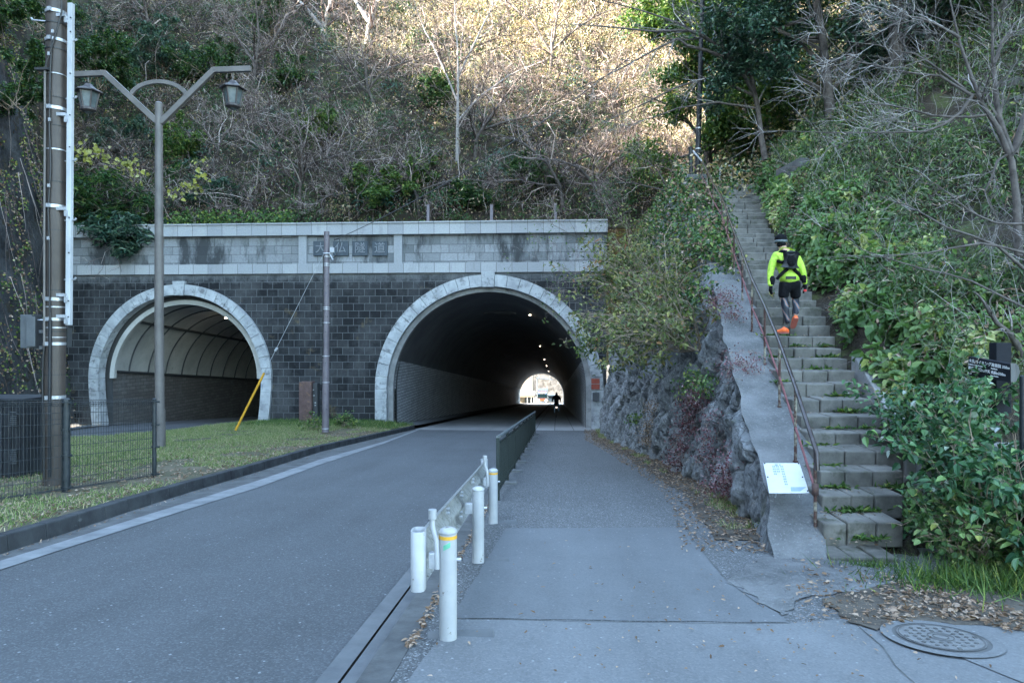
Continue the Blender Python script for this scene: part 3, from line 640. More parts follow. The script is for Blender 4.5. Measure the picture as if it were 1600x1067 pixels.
# white notice board lying on the ramp
nb = thing('notice_board', 'faded white notice board leaning flat on the concrete ramp', 'notice board', PD(1226, 777, 7.25))
cs = [PD(1191.5, 730, 7.62), PD(1248, 730, 7.62), PD(1263, 777, 7.15), PD(1200.5, 777, 7.15)]
n_ = (cs[1]-cs[0]).cross(cs[3]-cs[0]).normalized(); n_ = n_ if n_.z > 0 else -n_
up_ = n_*.06; m = MB(); m.hexa([c_-n_*.012+up_ for c_ in cs], [c_+up_ for c_ in cs]); m.build('panel', M['board'], nb, bevel=.003)
ex = (cs[1]-cs[0]).normalized(); W_ = (cs[1]-cs[0]).length; ey = (cs[0]-cs[3]).normalized(); Hh = (cs[0]-cs[3]).length
def onboard(u, v): return cs[3].lerp(cs[2], u).lerp(cs[0].lerp(cs[1], u), v)+up_+n_*.003
m = MB()
for cx_, rows, cw in ((.26, 4, .07), (.36, 3, .07), (.48, 8, .07)):
    for r in range(rows):
        for q in range(2):
            v = .84-r*.085; m.poly([onboard(cx_-.04+q*.045+a_, v+b_) for a_, b_ in ((0, 0), (.034, 0), (.034, .05), (0, .05))])
for a_, b_ in (((.30, .95), (.38, .90)), ((.42, .95), (.46, .90))): m.poly([onboard(a_[0], b_[1]), onboard(b_[0], b_[1]), onboard(b_[0], a_[1]), onboard(a_[0], a_[1])])
m.poly([onboard(.55, .04), onboard(.78, .04), onboard(.97, .18), onboard(.57, .18)])
m.build('print', M['ink'], nb)
for u, v in ((.04, .5), (.95, .5), (.97, .05), (.03, .97), (.96, .97)):
    m = MB(); p = onboard(u, v); m.cyl(p, p+n_*.008, .008, n=8); m.build('screw', M['black'], nb)
for t_ in ((.2, .1), (.8, .1), (.2, .9), (.8, .9)):
    p = onboard(*t_); m = MB(); m.cyl(p-n_*.10, p-n_*.014, .012, n=8); m.build('standoff', M['steel'], nb)
# ------------------------------------------------------------------ tunnel portal wall
c1 = P(763, 608, YP); R1o, R1i, R1l = 5.72, 5.13, 4.88
c2 = P(282, 592, YP); R2o, R2i, R2l = 4.86, 4.33, 4.1
zc1, zc2 = c1.z, c2.z
ztop = P(765, 346, YP).z; zc_b = P(765, 365.5, YP).z; zs_t = P(765, 410.5, YP).z; zs_b = P(765, 426, YP).z
XL, XR = P(25, 500, YP).x, P(949, 500, YP).x
zg = gz(YP)
pw = thing('tunnel_portal', 'dark stone tunnel portal wall with two arched openings and a pale granite coping', 'tunnel portal', (-8, YP, zg))
def arch_z(X):
    z = zg-.4
    for c, R in ((c1, R1o-.12), (c2, R2o-.12)):
        if abs(X-c.x) < R: z = max(z, c.z+math.sqrt(R*R-(X-c.x)**2))
    return z
xs = sorted(set([round(x, 3) for x in np.arange(XL, XR, .12)]+[c.x+s_*(R-.12)*math.cos(a) for c, R in ((c1, R1o), (c2, R2o)) for s_ in (-1, 1) for a in np.linspace(0.001, .5, 8)]))
m = MB()
for a, b in zip(xs[:-1], xs[1:]):
    za, zb = arch_z(a+1e-4), arch_z(b-1e-4)
    m.add([(a, YP, za), (b, YP, zb), (b, YP, zs_b), (a, YP, zs_b)], [(0, 1, 2, 3)])
m.build('wall', M['darkblock'], pw)
def bx(name, x0, x1, y0, y1, z0, z1, mat, parent=pw, bevel=0.0):
    m = MB(); m.box(((x0+x1)/2, (y0+y1)/2, (z0+z1)/2), (x1-x0, y1-y0, z1-z0)); return m.build(name, mat, parent, bevel=bevel)
bx('coping', XL, XR, YP-.22, YP+.5, zc_b, ztop-.07, M['granite'])
bx('coping_cap', XL, XR, YP-.28, YP+.7, ztop-.07, ztop, M['granite'])
bx('string_course', XL, XR, YP-.14, YP+.3, zs_b, zs_t, M['granite'])
bx('parapet', XL, XR, YP+.02, YP+.6, zs_t, zc_b, M['paleblock'])
for a, b in ((103, 113), (467.5, 480), (616, 629)):
    bx('pilaster', P(a, 390, YP).x, P(b, 390, YP).x, YP-.10, YP+.018, zs_t, zc_b, M['granite'])
def ring(name, c, Ro, Ri, yf, yb, nv, mat, leg, key=True, shrink=.0, legs=4):
    m = MB(); g_ = .012
    th = np.linspace(0, math.pi, nv+1)
    for i in range(nv):
        a0, a1 = th[i]+g_/Ro, th[i+1]-g_/Ro; sub = np.linspace(a0, a1, 4)
        if key and i == nv//2: continue
        for s0, s1 in zip(sub[:-1], sub[1:]):
            lo = [(c.x+r*math.cos(s_), y, c.z+r*math.sin(s_)) for s_, r, y in ((s0, Ri, yf), (s0, Ro, yf), (s0, Ro, yb), (s0, Ri, yb))]
            hi = [(c.x+r*math.cos(s_), y, c.z+r*math.sin(s_)) for s_, r, y in ((s1, Ri, yf), (s1, Ro, yf), (s1, Ro, yb), (s1, Ri, yb))]
            m.add(lo+hi, [(0, 1, 2, 3), (7, 6, 5, 4), (0, 4, 5, 1), (1, 5, 6, 2), (2, 6, 7, 3), (3, 7, 4, 0)])
    hs = np.linspace(0, leg, legs+1)
    for s_ in (-1, 1):
        for z0, z1 in zip(hs[:-1], hs[1:]):
            sa, sb = shrink*(z0/leg)**1.5, shrink*(z1/leg)**1.5
            lo = [(c.x+s_*(r-sb), y, c.z-z1+g_/2) for r, y in ((Ri, yf), (Ro, yf), (Ro, yb), (Ri, yb))]; hi = [(c.x+s_*(r-sa), y, c.z-z0-g_/2) for r, y in ((Ri, yf), (Ro, yf), (Ro, yb), (Ri, yb))]
            m.hexa(lo, hi)
    r = m.build(name, mat, pw)
    if key:
        m = MB(); a0, a1 = th[nv//2]+g_/Ro, th[nv//2+1]-g_/Ro
        lo = []; hi = []
        for y in (yf-.06, yb):
            lo += [(c.x+(Ri-.03)*math.cos(a1), y, c.z+(Ri-.03)*math.sin(a1)), (c.x+(Ri-.03)*math.cos(a0), y, c.z+(Ri-.03)*math.sin(a0))]
            hi += [(c.x+(Ro+.18)*math.cos(a1)*1.05, y, c.z+(Ro+.16)), (c.x+(Ro+.18)*math.cos(a0)*1.05, y, c.z+(Ro+.16))]
        m.hexa([lo[0], lo[1], lo[3], lo[2]], [hi[0], hi[1], hi[3], hi[2]]); m.build('keystone', M['vous'], r, bevel=.01)
    return r
r1 = ring('arch_ring', c1, R1o, R1i, YP-.16, YP+.55, 27, M['vous'], c1.z-zg+.1)
r2 = ring('arch_ring', c2, R2o, R2i, YP-.16, YP+.4, 25, M['vous'], c2.z-zg+.1, shrink=.22)
def band(name, c, Ro, Ri, yf, yb, mat, leg, sides=2):
    m = MB(); th = np.linspace(0, math.pi, 49)
    prof = [(c.x+Ro*math.cos(t), c.z+Ro*math.sin(t), c.x+Ri*math.cos(t), c.z+Ri*math.sin(t)) for t in th]
    if leg: prof = [(c.x+Ro, c.z-leg, c.x+Ri, c.z-leg)]+prof+[(c.x-Ro, c.z-leg, c.x-Ri, c.z-leg)]
    V = np.array([[(a, yb, b), (a, yf, b), (c_, yf, d), (c_, yb, d)] for a, b, c_, d in prof]); m.grid(V); return m.build(name, mat, pw)
band('inner_band', c1, R1i+.01, R1l, YP+.22, YP+.8, M['concrete'], c1.z-zg+.1)
# name plates with the tunnel's name
for ch, px in (('大', 502), ('仏', 533), ('隧', 563), ('道', 594)):
    a = P(px-12, 400, YP); b = P(px+12, 377, YP); m = MB(); m.box(((a.x+b.x)/2, YP-.03, (a.z+b.z)/2), (b.x-a.x, .09, b.z-a.z)); pl = m.build('name_plate', M['plate'], pw, bevel=.01)
    M4 = Matrix.Translation((a.x+.1, YP-.085, (a.z+b.z)/2-.0)) @ Matrix.Rotation(math.pi/2, 4, 'X')
    text_mesh(ch, .58, M4, .008, M['carve'], 'character', pl)
# red-brown plaque and small grey box on the right foot of the arch
m = MB(); a = P(924, 608, YP-.2); b = P(937, 591.5, YP-.2); zm = (a.z+b.z)/2
for z0, z1 in ((a.z, zm-.02), (zm+.02, b.z)): m.box(((a.x+b.x)/2, YP-.2, (z0+z1)/2), (b.x-a.x, .05, z1-z0))
tag(m.build('wall_plaque', M['red'], bevel=.005), 'small red-brown plaque in two plates on the right foot of the large arch', 'plaque')
m = MB(); a = P(926, 626, YP-.22); b = P(936, 613, YP-.22); m.box(((a.x+b.x)/2, YP-.25, (a.z+b.z)/2), (b.x-a.x, .18, b.z-a.z))
mb = m.build('wall_box', M['greybox'], bevel=.01); tag(mb, 'small grey metal box with a dark lid under the red-brown plaque', 'box')
# ------------------------------------------------------------------ the two tunnel bores
def bore(name, label, c, R, y0, y1, parts, loc, cat='tunnel'):
    t = thing(name, label, cat, loc); ys = np.concatenate([np.arange(y0, y0+12, 1.0), np.arange(y0+12, y1+.1, 4.0)])
    for nm, a0, a1, mat, legs in parts:
        m = MB()
        if legs:
            for s_ in (-1, 1):
                V = []
                for y in ys:
                    dz = -S*(y-YP); top = c.z+R*math.sin(a0)+dz; zs_ = np.linspace(zg-.2+dz, c.z+dz, 5); row = [(c.x+s_*R, y, z) for z in zs_]
                    row += [(c.x+s_*R*math.cos(a), y, c.z+R*math.sin(a)+dz) for a in np.linspace(0, a0, 5)[1:]]; V.append(row)
                m.grid(np.array(V))
        else:
            V = [[(c.x+R*math.cos(a), y, c.z+R*math.sin(a)-S*(y-YP)) for a in np.linspace(a0, a1, 40)] for y in ys]; m.grid(np.array(V))
        m.build(nm, mat, t, True)
    return t
b1 = bore('road_tunnel', 'main road tunnel bore with pale tiled lower walls and a dark vault', c1, R1l, YP+.5, 158, [('tiled_wall', .30, 0, M['tile'], True), ('vault', .30, math.pi-.30, M['lining'], False)], (c1.x, YP+1, zg))
b2 = bore('side_tunnel', 'left tunnel bore with cream vault panels over dark brick walls', c2, R2l-.05, YP+.62, 120, [('brick_wall', .10, 0, brickmat('sooty_tunnel_brick', .5, .2, (.11, .103, .10), (.17, .162, .157), (.08, .08, .08), .02, axes='YZ', stain=((.20, .21, .22), .9, .55, .72, .7)), True), ('vault', .10, math.pi-.10, M['cream'], False)], (c2.x, YP+1.3, zg+.1))
band('cream_edge', c2, R2l, R2l-.24, YP+.42, YP+.62, M['cream'], 0)
band('reveal', c2, R2i+.4, R2l-.03, YP+.64, YP+.9, M['rib'], c2.z-zg+.1)
band('reveal', c1, R1i+.4, R1l-.02, YP+.78, YP+1.0, M['rib'], c1.z-zg+.1)
for y in np.arange(YP+1.9, YP+34, 1.75):
    m = MB(); pts = [(c2.x+(R2l-.07)*math.cos(a), y, c2.z+(R2l-.07)*math.sin(a)-S*(y-YP)) for a in np.linspace(.10, math.pi-.10, 30)]; m.tube(pts, .05, 5); m.build('rib', M['rib'], b2)
for a in (.10, math.pi-.10, math.pi-.85):
    m = MB(); ys = np.arange(YP+.7, YP+60, 3); m.tube([(c2.x+(R2l-.1)*math.cos(a), y, c2.z+(R2l-.1)*math.sin(a)-S*(y-YP)) for y in ys], .08, 6); m.build('rail', M['rib'], b2)
# kerbed walkway along the far-left wall of both tunnels
strip('tunnel_walkway', c1.x-R1l, lambda Y: kerbL(Y), np.arange(33.6, 158, 4), .18, M['gutter'])
# ceiling lamps
Lm = emit('warm_tunnel_lamp', (1.0, .86, .62), 3.5)
for i, y in enumerate((40.5, 65, 88, 106, 128)):
    z = c1.z+4.55-S*(y-YP)
    t = thing('ceiling_lamp', ('lit ceiling lamp nearest the mouth of the main tunnel', 'second lit ceiling lamp from the mouth of the main tunnel', 'third lit ceiling lamp from the mouth of the main tunnel', 'fourth lit ceiling lamp from the mouth of the main tunnel', 'farthest lit ceiling lamp, a tiny dot above the exit of the main tunnel')[min(i, 4)], 'lamp', (c1.x+1.85, y, z), 'lamps along the vault of the main tunnel')
    m = MB(); m.box((c1.x+1.85, y, z), (.26, .5, .12)); m.build('housing', M['greybox'], t)
    m = MB(); m.box((c1.x+1.83, y-.1, z-.075), (.10, .16, .03)); m.build('bulb', Lm, t)
t = thing('side_tunnel_lamp', 'single lit lamp under the vault of the left tunnel', 'lamp', P(357, 498, YP+5))
p = P(357, 497, YP+5); m = MB(); m.box(p+Vector((0, 0, .08)), (.36, .6, .12)); m.build('housing', M['greybox'], t); m = MB(); m.box(p, (.28, .4, .04)); m.build('bulb', Lm, t)
t = None
m = MB(); p = P(770, 490, YP+6); m.box((c1.x-.1, YP+8, c1.z+4.3), (2.0, .7, .45)); tag(m.build('vault_duct', M['rib'], bevel=.03), 'dark box hanging under the vault of the main tunnel', 'box')
# fence posts standing on the coping
for i, px in ((2, 669), (4, 768), (5, 868)):
    h = [.5, .5, .95, .5, .9, .9][i]; p = P(px, 346, YP+.45); m = MB(); m.box((p.x, YP+.45, ztop+h/2), (.14, .12, h)); m.box((p.x, YP+.45, ztop+h+.012), (.17, .15, .03))
    tag(m.build('coping_post', M['mauvepole'], bevel=.01), ['short grey post on the coping, left of the others', 'second short grey post from the left on the coping', 'grey post on the coping just right of the name plates', 'short grey post on the coping between two taller ones', 'grey post on the coping above the crown of the large arch', 'grey post on the coping nearest the right end'][i], 'post', 'posts standing on the coping')
# ------------------------------------------------------------------ big utility pole, left
h_ = .18
b = G(84, 757, h_); d0 = cam_xy(b.x, b.y)[1]
def at(px, py, dd=0.0, d=d0): return PD(px, py, d+dd)
up = thing('utility_pole', 'thick brown utility pole with bands, cables and a pale square tube', 'utility pole', b)
topz = 11.5; ax = lambda z: Vector((b.x+.045*(z-b.z)/8, b.y, z))
m = MB(); m.tube([b-Vector((0, 0, .2)), ax(4), ax(topz)], [.155, .148, .135], 24); m.build('shaft', M['brownpole'], up, True)
pr = .15
def zat(py, d=d0): return CZ+(533.5-py)/FP*d
for py, w in ((22, .05), (66, .045), (172, .05), (324, .05), (468, .05), (499, .045), (537, .045), (620, .05)):
    m = MB(); z = zat(py); m.cyl(ax(z)-Vector((0, 0, w/2)), ax(z)+Vector((0, 0, w/2)), pr+.006, n=24)
    m.box(ax(z)+C(.0, -.17, 0)+Vector((0, 0, 0)), (.06, .03, .06)); m.build('clamp_band', M['steel'], up)
for py in (40, 80, 119, 155, 199, 236, 286, 329, 361, 454, 480, 512, 518, 527, 585, 654, 708):
    m = MB(); z = zat(py); w = .012 if py % 2 else .02; m.cyl(ax(z)-Vector((0, 0, w/2)), ax(z)+Vector((0, 0, w/2)), pr+.004, n=24); m.build('strap', M['steel'] if py in (119, 236, 480, 512, 527) else M['black'], up)
for py, s_ in ((34, -1), (66, 1), (155, 1), (252, 1), (345, 1), (437, 1), (500, -1)):
    m = MB(); z = zat(py); p = ax(z); q = p+C(s_*.34, -.05, 0); m.cyl(p+C(s_*.13, 0, 0), q, .011, n=8); m.cyl(q, q+C(s_*.02, 0, .0)+Vector((0, 0, .03)), .016, n=8); m.build('step_bolt', M['steel'], up)
# cables and conduit
def cab(pts, r, name='cable', mat='black'):
    m = MB(); m.tube([at(x, y, -.17-dd) for x, y, dd in pts], r, 8); m.build(name, M[mat], up, True)
cab([(97, -90, .0), (96, 20, .0), (88, 50, 0), (80, 75, 0), (78, 120, 0), (77, 200, 0), (79, 260, 0), (75, 330, 0), (77, 380, 0), (77, 450, 0), (78, 500, 0), (78, 600, 0)], .014)
cab([(70, 105, .0), (70, 200, 0), (69, 360, 0), (69, 540, 0)], .018, 'conduit', 'lamppole')
cab([(69, 540, 0), (67, 560, 0), (66, 600, 0), (67, 640, 0), (68, 745, 0)], .014)
cab([(78, 500, 0), (77, 620, 0), (77, 745, 0)], .024, 'conduit', 'cabinet')
cab([(82, 42, .02), (80, 60, .02), (79, 80, .02), (73, 95, .02), (71, 106, .02)], .008)
m = MB(); p = at(68, 109, -.16); m.box(p, (.22, .1, .035), TH); m.build('bracket_plate', M['black'], up)
for (x, y) in ((82, 49), (76, 84), (77, 187), (75, 372), (76, 290)):
    m = MB(); m.box(at(x, y, -.19), (.035, .02, .05), TH); m.build('cable_clip', M['steel'], up)
# pale square tube with brackets
m = MB(); p0, p1 = at(107.5, 508, -.05), at(111, 6, -.05); m.hexa(*[[q+C(a, e, 0) for a, e in ((-.037, -.037), (.037, -.037), (.037, .037), (-.037, .037))] for q in (p0, p1)])
wt = m.build('square_tube', M['whitebar'], up, bevel=.006)
for py in (28, 50, 115, 180, 230, 340, 470, 495, 395):
    m = MB(); q = at(108+ (340-py)*.008, py, -.095); m.cyl(q, q+C(0, -.012, 0), .011, n=8); m.build('bolt', M['black'], wt)
for py in (28, 183, 330, 465, 498):
    m = MB(); a_ = at(96, py-4, -.1); m.box(a_, (.14, .05, .05), TH); m.box(at(103, py+3, -.09), (.05, .03, .10), TH); m.build('tube_bracket', M['steel'], up)
# equipment box on the pole
m = MB(); a_ = at(49, 518, -.05); m.box(a_, (.17, .30, .52), TH+.12); bxo = m.build('equipment_box', M['greybox'], up, bevel=.008)
m = MB(); m.box(at(48, 518, -.215), (.13, .02, .46), TH+.12); m.build('door', M['greybox'], bxo, bevel=.004)
for y_ in (518, 543):
    m = MB(); m.box(at(60, y_, .02), (.12, .04, .05), TH); m.build('box_arm', M['steel'], up)
m = MB(); m.box(at(103, 527, .16), (.12, .12, .30), TH); m.build('small_box', M['rib'], up)
m = MB(); m.box(at(95, 662, .12), (.03, .03, .16), TH); m.build('yellow_marker', M['yellow'], up)
# ------------------------------------------------------------------ street lamp
b = G(248, 698, .17); ld = cam_xy(b.x, b.y)[1]
sl = thing('street_lamp', 'twin-lantern street lamp with a V-shaped taupe arm and an arched brace', 'street lamp', b)
L_ = lambda x, y, dd=0.0: PD(x, y, ld+dd)
m = MB(); m.tube([L_(250, 700), L_(248.5, 520), L_(248, 162)], [.125, .12, .10], 20); m.cyl(L_(248, 162), L_(248, 159.5), .105, .06, 20); m.build('shaft', M['lamppole'], sl, True)
m = MB(); m.tube([L_(250, 701), L_(250, 640)], [.14, .135], 20); m.build('base_sleeve', M['lamppole'], sl, True)
def bar(name, pts, w, t, mat, parent):
    m = MB(); P_ = [Vector(p) for p in pts]
    fw = C(0, 1, 0).normalized(); secs = []
    for i, p in enumerate(P_):
        a_ = (P_[i]-P_[i-1]).normalized() if i else (P_[1]-P_[0]).normalized(); c_ = (P_[i+1]-P_[i]).normalized() if i < len(P_)-1 else a_
        tt = (a_+c_).normalized(); nn = tt.cross(fw).normalized(); k = 1/max(.5, nn.dot(a_.cross(fw).normalized()))
        secs.append([p+nn*w*k/2-fw*t/2, p-nn*w*k/2-fw*t/2, p-nn*w*k/2+fw*t/2, p+nn*w*k/2+fw*t/2])
    for s0, s1 in zip(secs[:-1], secs[1:]): m.hexa(s0, s1)
    return m.build(name, mat, parent, bevel=.006)
bar('arm', [L_(251, 192, -.02), L_(334, 110, -.02), L_(392, 108, -.02)], .145, .12, M['lamppole'], sl)
bar('arm', [L_(245, 190, -.02), L_(164, 115, -.02), L_(112, 117, -.02)], .145, .12, M['lamppole'], sl)
bar('brace', [L_(248+ x, 128+ y, -.01) for x, y in [(47*math.sin(a)*1.0, 0.0+ (1-math.cos(a))*32) for a in np.linspace(-1.25, 1.25, 15)]], .11, .08, M['lamppole'], sl)
def lantern(cx, yt, yb, ytop):
    k = ld/FP; ctr = L_(cx, yt); ca = .35
    m1 = MB(); m1.cyl(L_(cx, ytop), L_(cx, yt-2), .022, n=10); lan = m1.build('hanger', M['lamppole'], sl, True)
    H0 = (yb-yt)*k
    prof = [(.02, 0), (.09, -.01), (.13, -.07), (.20, -.13), (.36, -.21), (.365, -.24), (.33, -.235), (.02, -.2)]
    m1 = MB(); v0 = len(m1.v); n = 6; cc = ctr
    a = np.arange(n)*2*math.pi/n+ca
    V = np.array([[(r*math.cos(t)+cc.x, r*math.sin(t)+cc.y, cc.z+z) for t in a] for r, z in prof]); q = [(i*n+j, i*n+(j+1) % n, (i+1)*n+(j+1) % n, (i+1)*n+j) for i in range(len(prof)-1) for j in range(n)]
    m1.add(V, q); m1.build('lantern_roof', M['lampdark'], sl)
    rt, rb, zt, zb = .27, .17, -.22, -H0+.07
    m1 = MB(); gl = MB()
    for j in range(n):
        t0, t1 = a[j], a[(j+1) % n]; A = Vector((rt*math.cos(t0), rt*math.sin(t0), zt))+cc; B = Vector((rb*math.cos(t0), rb*math.sin(t0), zb))+cc; A2 = Vector((rt*math.cos(t1), rt*math.sin(t1), zt))+cc; B2 = Vector((rb*math.cos(t1), rb*math.sin(t1), zb))+cc
        m1.cyl(A, B, .024, n=5); m1.cyl(A, A2, .026, n=5); m1.cyl(B, B2, .03, n=5)
        ins = .93; gl.add([cc+(q_-cc)*1 for q_ in (Vector((cc.x+(A.x-cc.x)*ins, cc.y+(A.y-cc.y)*ins, A.z)), Vector((cc.x+(A2.x-cc.x)*ins, cc.y+(A2.y-cc.y)*ins, A.z)), Vector((cc.x+(B2.x-cc.x)*ins, cc.y+(B2.y-cc.y)*ins, B.z)), Vector((cc.x+(B.x-cc.x)*ins, cc.y+(B.y-cc.y)*ins, B.z)))], [(0, 1, 2, 3)])
    m1.lathe([(.0, zb-.0), (.2, zb-.0), (.2, zb-.05), (.13, zb-.09), (.1, zb-.1)], cc, 12); m1.cyl(cc+Vector((0, 0, zb-.1)), cc+Vector((0, 0, zb-.2)), .012, n=6)
    m1.build('lantern_frame', M['lampdark'], sl); gl.build('lantern_glass', M['lampglass'], sl)
    m1 = MB(); m1.lathe([(.10, zb-.09), (.07, zb-.115), (0, zb-.12)], cc, 12); m1.build('lantern_lens', M['lampglass'], sl)
lantern(138, 131, 174, 118); lantern(364, 126, 168.5, 110)
# ------------------------------------------------------------------ small pole in front of the portal
b = G(508.5, 672, .28); sd_ = cam_xy(b.x, b.y)[1]; Q = lambda x, y, dd=0.0: PD(x, y, sd_+dd)
sp_ = thing('small_utility_pole', 'thinner purple-grey utility pole standing between the two tunnel arches', 'utility pole', b)
m = MB(); m.tube([Q(508.5, 675), Q(510.5, 362)], [.135, .105], 18); m.build('shaft', M['mauvepole'], sp_, True)
m = MB(); m.tube([Q(504.6, 560, -.1), Q(505.2, 400, -.1)], .02, 6); m.build('conduit', M['black'], sp_, True)
for py in (398, 402, 413, 416, 481, 484, 505, 557, 598, 670):
    m = MB(); w = .04; p = Q(510.5-(py-362)*.0065, py); m.cyl(p, p+Vector((0, 0, w)), .14 if py > 420 else .125, n=18); m.build('strap', M['steel'], sp_)
for i, py in enumerate(range(375, 660, 24)):
    m = MB(); p = Q(511-(py-362)*.0065+(1.5 if i % 2 else -1), py, -.1); m.cyl(p, p+C(0, -.05, 0), .014, n=6); m.build('bolt', M['black'], sp_)
m = MB(); m.box(Q(519, 391, -.1), (.16, .14, .20), TH); m.build('junction_box', M['whitebar'], sp_, bevel=.01)
m = MB(); m.tube([Q(505, 396, -.12), Q(520, 396, -.1)], .03, 6); m.tube([Q(515, 397, -.1), Q(520, 406, -.1)], .03, 6); m.build('bracket', M['steel'], sp_)
m = MB(); m.tube([Q(522, 375, -.1), Q(530, 372, -.1)], .025, 6); m.build('cable_clamp', M['black'], sp_)
m = MB(); m.tube([Q(530, 373, -.1), Q(532, 384, -.1), Q(528, 393, -.1), Q(523, 402, -.1), Q(514, 404, -.1)], .012, 6); m.build('cable', M['black'], sp_)
m = MB(); a_ = Q(530, 372, -.1); e = PD(1092, 2, 24.4); pts = []
for t in np.linspace(0, 1, 24):
    p = a_.lerp(e, t); p.z -= 1.5*4*t*(1-t)*.45; pts.append(p)
m.tube(pts, .016, 5); tag(m.build('overhead_cable', M['black']), 'thin dark cable slung from the small pole up to the tall pole by the stairs', 'cable')
gw = thing('guy_wire', 'steel guy wire from the small pole with a bright yellow guard at its foot', 'guy wire', G(368, 672, .28))
foot = G(368, 672, .27); topw = Q(505, 398, -.05); gtop = foot.lerp(topw, .325)
m = MB(); m.tube([gtop, topw], .010, 6); m.build('wire', M['steel'], gw)
m = MB(); m.tube([foot, gtop], .045, 10); m.build('guard', M['yellow'], gw, True)
m = MB(); q = foot.lerp(topw, .45); m.cyl(q, q+Vector((.08, 0, .12)), .05, n=8); m.build('insulator', M['whitebar'], gw, True)
# rusty box on the verge
a_ = PD(479.5, 629, 33.0); k = 33.0/FP
rbx = thing('rusty_cabinet', 'tall narrow rusty brown cabinet against the dark stones between the arches', 'cabinet', (a_.x, a_.y, a_.z-33*k))
m = MB(); m.box(a_, (.60, .55, 66*k), TH); m.build('body', M['rust'], rbx, bevel=.015)
m = MB(); m.box(a_+C(.31+.10, .16, -.03), (.22, .42, 62*k), TH); m.build('side_box', M['rib'], rbx, bevel=.01)
for dx_, dz_ in ((.36, .35), (.42, .0), (.42, -.12), (.34, -.55), (.33, .62)):
    m = MB(); m.box(a_+C(dx_+.0, -.06, dz_), (.06, .03, .05), TH); m.build('latch', M['steel'], rbx)
# ------------------------------------------------------------------ fence with mesh panels
fe = thing('mesh_fence', 'low black wire mesh fence with round posts beside the verge', 'fence', G(103, 770, .17))
fp = [G(241, 746, .17), G(103, 768, .17), G(-60, 792, .17), G(-330, 840, .17)]; fh = 1.36
for i, p in enumerate(fp):
    m = MB(); r = .035 if i == 0 else .055; m.cyl(p-Vector((0, 0, .1)), p+Vector((0, 0, fh)), r, n=14); m.cyl(p+Vector((0, 0, fh)), p+Vector((0, 0, fh+.02)), r+.004, r*.6, 14); po = m.build('post', M['fence'], fe, True)
    for hh in (.05, .52, .9, fh-.06):
        m = MB(); m.cyl(p+Vector((0, 0, hh)), p+Vector((0, 0, hh+.03)), r+.014, n=14); m.box(p+C(.06, -.02, hh+.015), (.08, .03, .03), TH); m.build('clamp', M['fence'], po)
for p, q in zip(fp[:-1], fp[1:]):
    m = MB(); n = int((q-p).length/.052); ts = np.linspace(.02, .98, n); V = np.array([[p.lerp(q, t)+Vector((0, 0, z)) for z in (.03, fh-.02)] for t in ts]); m.tubes(V, np.full(V.shape[:2], .0032), 4)
    hz = [.03, .05, .2, .36, .52, .68, .84, 1.0, 1.16, fh-.10, fh-.07, fh-.04, fh-.01]; V = np.array([[p+Vector((0, 0, z)), q+Vector((0, 0, z))] for z in hz]); m.tubes(V, np.full(V.shape[:2], .0042), 4)
    # folded triangular head and foot
    nn = Vector((-(q-p).y, (q-p).x, 0)).normalized()*.05
    for z in (fh-.04, .05):
        V = np.array([[p+nn+Vector((0, 0, z)), q+nn+Vector((0, 0, z))]]); m.tubes(V, np.full(V.shape[:2], .0042), 4)
        V = np.array([[p.lerp(q, t)+Vector((0, 0, z-.05)), p.lerp(q, t)+nn+Vector((0, 0, z)), p.lerp(q, t)+Vector((0, 0, z+.04))] for t in ts]); m.tubes(V, np.full(V.shape[:2], .0032), 3)
    m.build('mesh_panel', M['fence'], fe)
# switch cabinet behind the fence
ec = thing('switch_cabinet', 'large dark ribbed switch cabinet with louvred vents behind the mesh fence', 'cabinet', PD(20, 757, 11.6))
k = 11.6/FP; z0 = PD(20, 757, 11.6).z; z1 = PD(20, 627, 11.6).z
m = MB(); cc = PD(6, 692, 12.1); m.box((cc.x, cc.y, (z0+z1)/2), (1.35, .9, z1-z0), TH); body = m.build('body', M['cabinet'], ec, bevel=.01)
m = MB(); m.box((cc.x, cc.y, z1+.02), (1.42, .98, .05), TH); m.build('roof', M['cabinet'], ec, bevel=.01)
for i in range(9):
    m = MB(); m.box(Vector((cc.x, cc.y, (z0+z1)/2))+C(-.6+i*.15, -.458, 0), (.04, .02, z1-z0-.1), TH); m.build('door_rib', M['cabinet'], ec)
for zz in (654, 713):
    m = MB()
    for j in range(8): m.box(PD(20.5, zz-10+j*3.0, 11.55), (.10, .03, .010), TH)
    m.build('vent', M['greybox'], ec)
